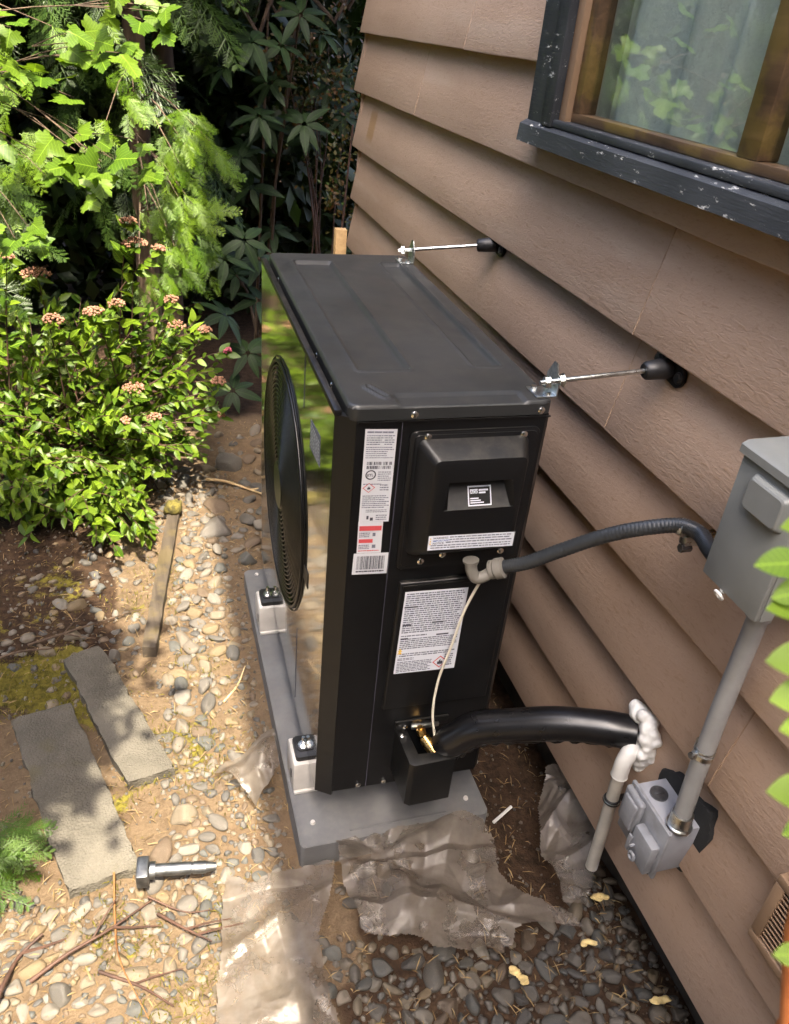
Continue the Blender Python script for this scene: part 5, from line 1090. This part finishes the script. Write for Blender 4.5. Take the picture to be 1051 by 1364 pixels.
# small-leaved shrub at the house corner
rs_ = thing('huckleberry_shrub', 'small leaved reddish green shrub by the house corner', 'shrub', (.62, 3.1, G0)); lv = []; ln = []
for i in range(46):
    u = random.gauss(425, 34); v = random.gauss(110, 55); c = Vector(on(u, v, 1, random.uniform(2.85, 3.25))); i % 5 or ln.append(([(.60+random.uniform(-.1, .1), 3.15, G0), (Vector((.62, 3.1, .5))+c)/2, c], .005, .0015))
    for k in range(26): p = c+Vector((random.gauss(0, .055), random.gauss(0, .05), random.gauss(0, .05))); lv.append((orient(p, rv(), OUT+rv(.5), random.uniform(.018, .034)), 0))
for i in range(14):
    c = Vector(on(random.uniform(440, 466), random.uniform(160, 330), 1, random.uniform(2.6, 2.9)))
    for k in range(12): p = c+rv(.03); lv.append((orient(p, rv(), OUT+rv(.5), random.uniform(.02, .035)), 0))
ln.append(([(.60, 2.75, G0), (.61, 2.72, .5), (.64, 2.7, 1.1)], .008, .004)); foliage(rs_, lv, 'small', 'redleaf', 'redleaf', 0); stems(rs_, ln, 'twig')
# trees behind and around: trunk, limbs and crown
def tree(base, h, crown, lab, n=4200, ls=.11, r=.08, group='dark trees around the garden'):
    t = thing('garden_tree', lab, 'tree', base, 0, group); b = B(); b.tube([(0, 0, -.2), (.05, .03, h*.4), (0, 0, h)], [r, r*.75, r*.25], 10)
    lv = []; cl = []
    for (c, rx, ry, rz, k) in crown:
        for i in range(k):
            q = rv().normalized()*random.random()**.35; cl.append(Vector(c)+Vector((q.x*rx, q.y*ry, q.z*rz)))
    for c in cl[::6]: b.tube([(0, 0, min(h, max(.3, c.z-.3-base[2]))), (Vector(c)-Vector(base))*.6+Vector((0, 0, .05)), Vector(c)-Vector(base)], [r*.3, r*.16, .006], 6)
    obj('trunk', b, 'bark', t)
    per = max(4, n//max(1, len(cl)))
    for c in cl:
        for k in range(per): p = c+rv(ls*1.15); lv.append((orient(p, rv()+Vector((0, 0, -.3)), Vector((0, -.4, .9))+rv(.6), ls*random.uniform(.7, 1.4)), 0))
    V0, F0 = SH['small'][0]; base_ = np.array(base); Ms = np.array([np.array(m) for m, _ in lv]); V = np.einsum('nij,vj->nvi', Ms[:, :3, :3], V0)+Ms[:, None, :3, 3]-base_; F = (np.arange(len(lv))*len(V0))[:, None, None]+F0[None]
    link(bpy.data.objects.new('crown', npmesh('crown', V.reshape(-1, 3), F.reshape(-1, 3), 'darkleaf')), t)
tree((.25, 4.3, G0), 3.4, [((.2, 4.1, 2.5), 1.0, .8, 1.1, 150), ((.35, 4.0, .8), 1.0, .5, 1.0, 170), ((.1, 3.1, 2.55), .8, .5, .45, 60)], 'dark leafy tree filling the gap behind the heat pump', 11000)
tree((-1.0, 4.2, G0), 3.6, [((-1.0, 4.0, 2.6), 1.1, .8, 1.1, 150), ((-.9, 3.8, .8), 1.0, .5, 1.0, 170), ((-.8, 3.1, 2.7), .8, .5, .4, 60)], 'dark leafy tree standing behind the cedars', 11000)
tree((-2.6, 3.6, G0), 3.4, [((-2.4, 3.4, 1.6), 1.0, .9, 1.6, 170)], 'dark leafy tree farther left beyond the shrubs', 4500)
tree((1.6, 5.4, G0), 4.2, [((1.5, 5.2, 2.2), 1.2, .9, 2.0, 170)], 'dark leafy tree round the corner of the house', 4500, .12)
tree((-2.6, 1.5, G0), 4.4, [((-2.6, 1.4, 2.2), .6, .95, 2.4, 330)], 'unseen tree added left of the shrub to block low sky', 10000)  # out of view, added to block low sky from the wall
tree((-2.6, -.4, G0), 4.4, [((-2.6, -.4, 2.2), .5, 1.05, 2.4, 330)], 'unseen tree added left of the slabs to hold back skylight', 10000)  # unseen screen added so the lower siding gets less skylight
tree((-2.4, -2.4, G0), 4.2, [((-2.3, -2.3, 2.0), .7, .9, 2.2, 300)], 'unseen tree added at the left behind the viewer to screen skylight', 9000)  # unseen, added beside the other left trees to cut low skylight
tree((-1.0, -5.0, G0), 5.0, [((-2.4, -4.7, 2.3), 1.5, .6, 2.5, 330), ((.4, -4.7, 2.3), 1.6, .6, 2.5, 330)], 'unseen tall tree screen added far behind the viewer to cut horizon light', 17000, .15)  # added out of view to hide the bright horizon behind the camera
tree((.25, -1.95, G0), 1.3, [((.25, -1.85, .8), .5, .42, 1.0, 150), ((.42, -1.45, .60), .28, .28, .85, 110), ((.38, -1.20, .42), .12, .13, .75, 120)], 'unseen shrub mass added right behind the viewer to darken the low wall', 16000, .055, .04)  # unseen foliage added to darken the lower right siding
tree((-.2, 3.4, G0), 3.2, [((-.5, 2.95, 2.75), 1.5, .75, .35, 190), ((.6, 3.1, 2.6), .8, .7, .4, 110)], 'unseen canopy added over the gap behind the heat pump to darken it', 9000, .11)  # crown above the frame, added to keep the gap dark
tree((-1.75, -.9, G0), 3.0, [((-.66, -.72, 2.55), .24, .42, .2, 62), ((-1.2, -.55, 2.5), .36, .6, .3, 90), ((-.84, -.12, 2.62), .20, .34, .2, 50)], 'thin tree whose leaves dapple the slabs', 11000, .075, .05)
tree((0, 5.6, G0), 3.0, [((-1.6, 5.2, 1.0), 1.6, .5, 1.3, 170), ((.6, 5.0, 1.0), 1.4, .5, 1.3, 170)], 'dark leafy tree closing the view far behind', 15000, .13)
# foreground plant at the right
fp = thing('garden_plant', 'bright green leaves on an orange stem close by at the right edge', 'plant', (.08, -1.0, G0)); lv = []
def dep(u, v, d): return Vector(CC+d*(CR.T @ np.array([(u-525.5)/CF, (v-682)/CF, 1.0])))
for u, v, ang, s_ in ((1070, 750, 172, .020), (1092, 812, 165, .022), (1085, 785, 190, .018), (1092, 880, 170, .022), (1096, 925, 182, .022), (1100, 968, 176, .019), (1093, 1058, 165, .022), (1085, 1098, 205, .014), (1072, 1272, 175, .013), (1105, 700, 170, .02)):
    p = dep(u, v, .36); a = math.radians(ang); d = Vector(CR[0])*math.cos(a)-Vector(CR[1])*math.sin(a)*.6; lv.append((orient(p, d-Vector((0, 0, .1)), Vector((-.1, -.5, .8))+rv(.15), s_*1.05, 1.25), 0))
foliage(fp, lv, 'fg', 'fg', 'fg', 300); c0 = dep(1100, 1100, .37); stems(fp, [([(.08, -1.0, G0-.03), (.07, -1.0, .6), dep(1052, 1364, .5), dep(1056, 1240, .47), dep(1092, 1100, .38), dep(1100, 900, .36), dep(1100, 720, .36)], .009, .0012)], 'pstem', 'stem', 10)
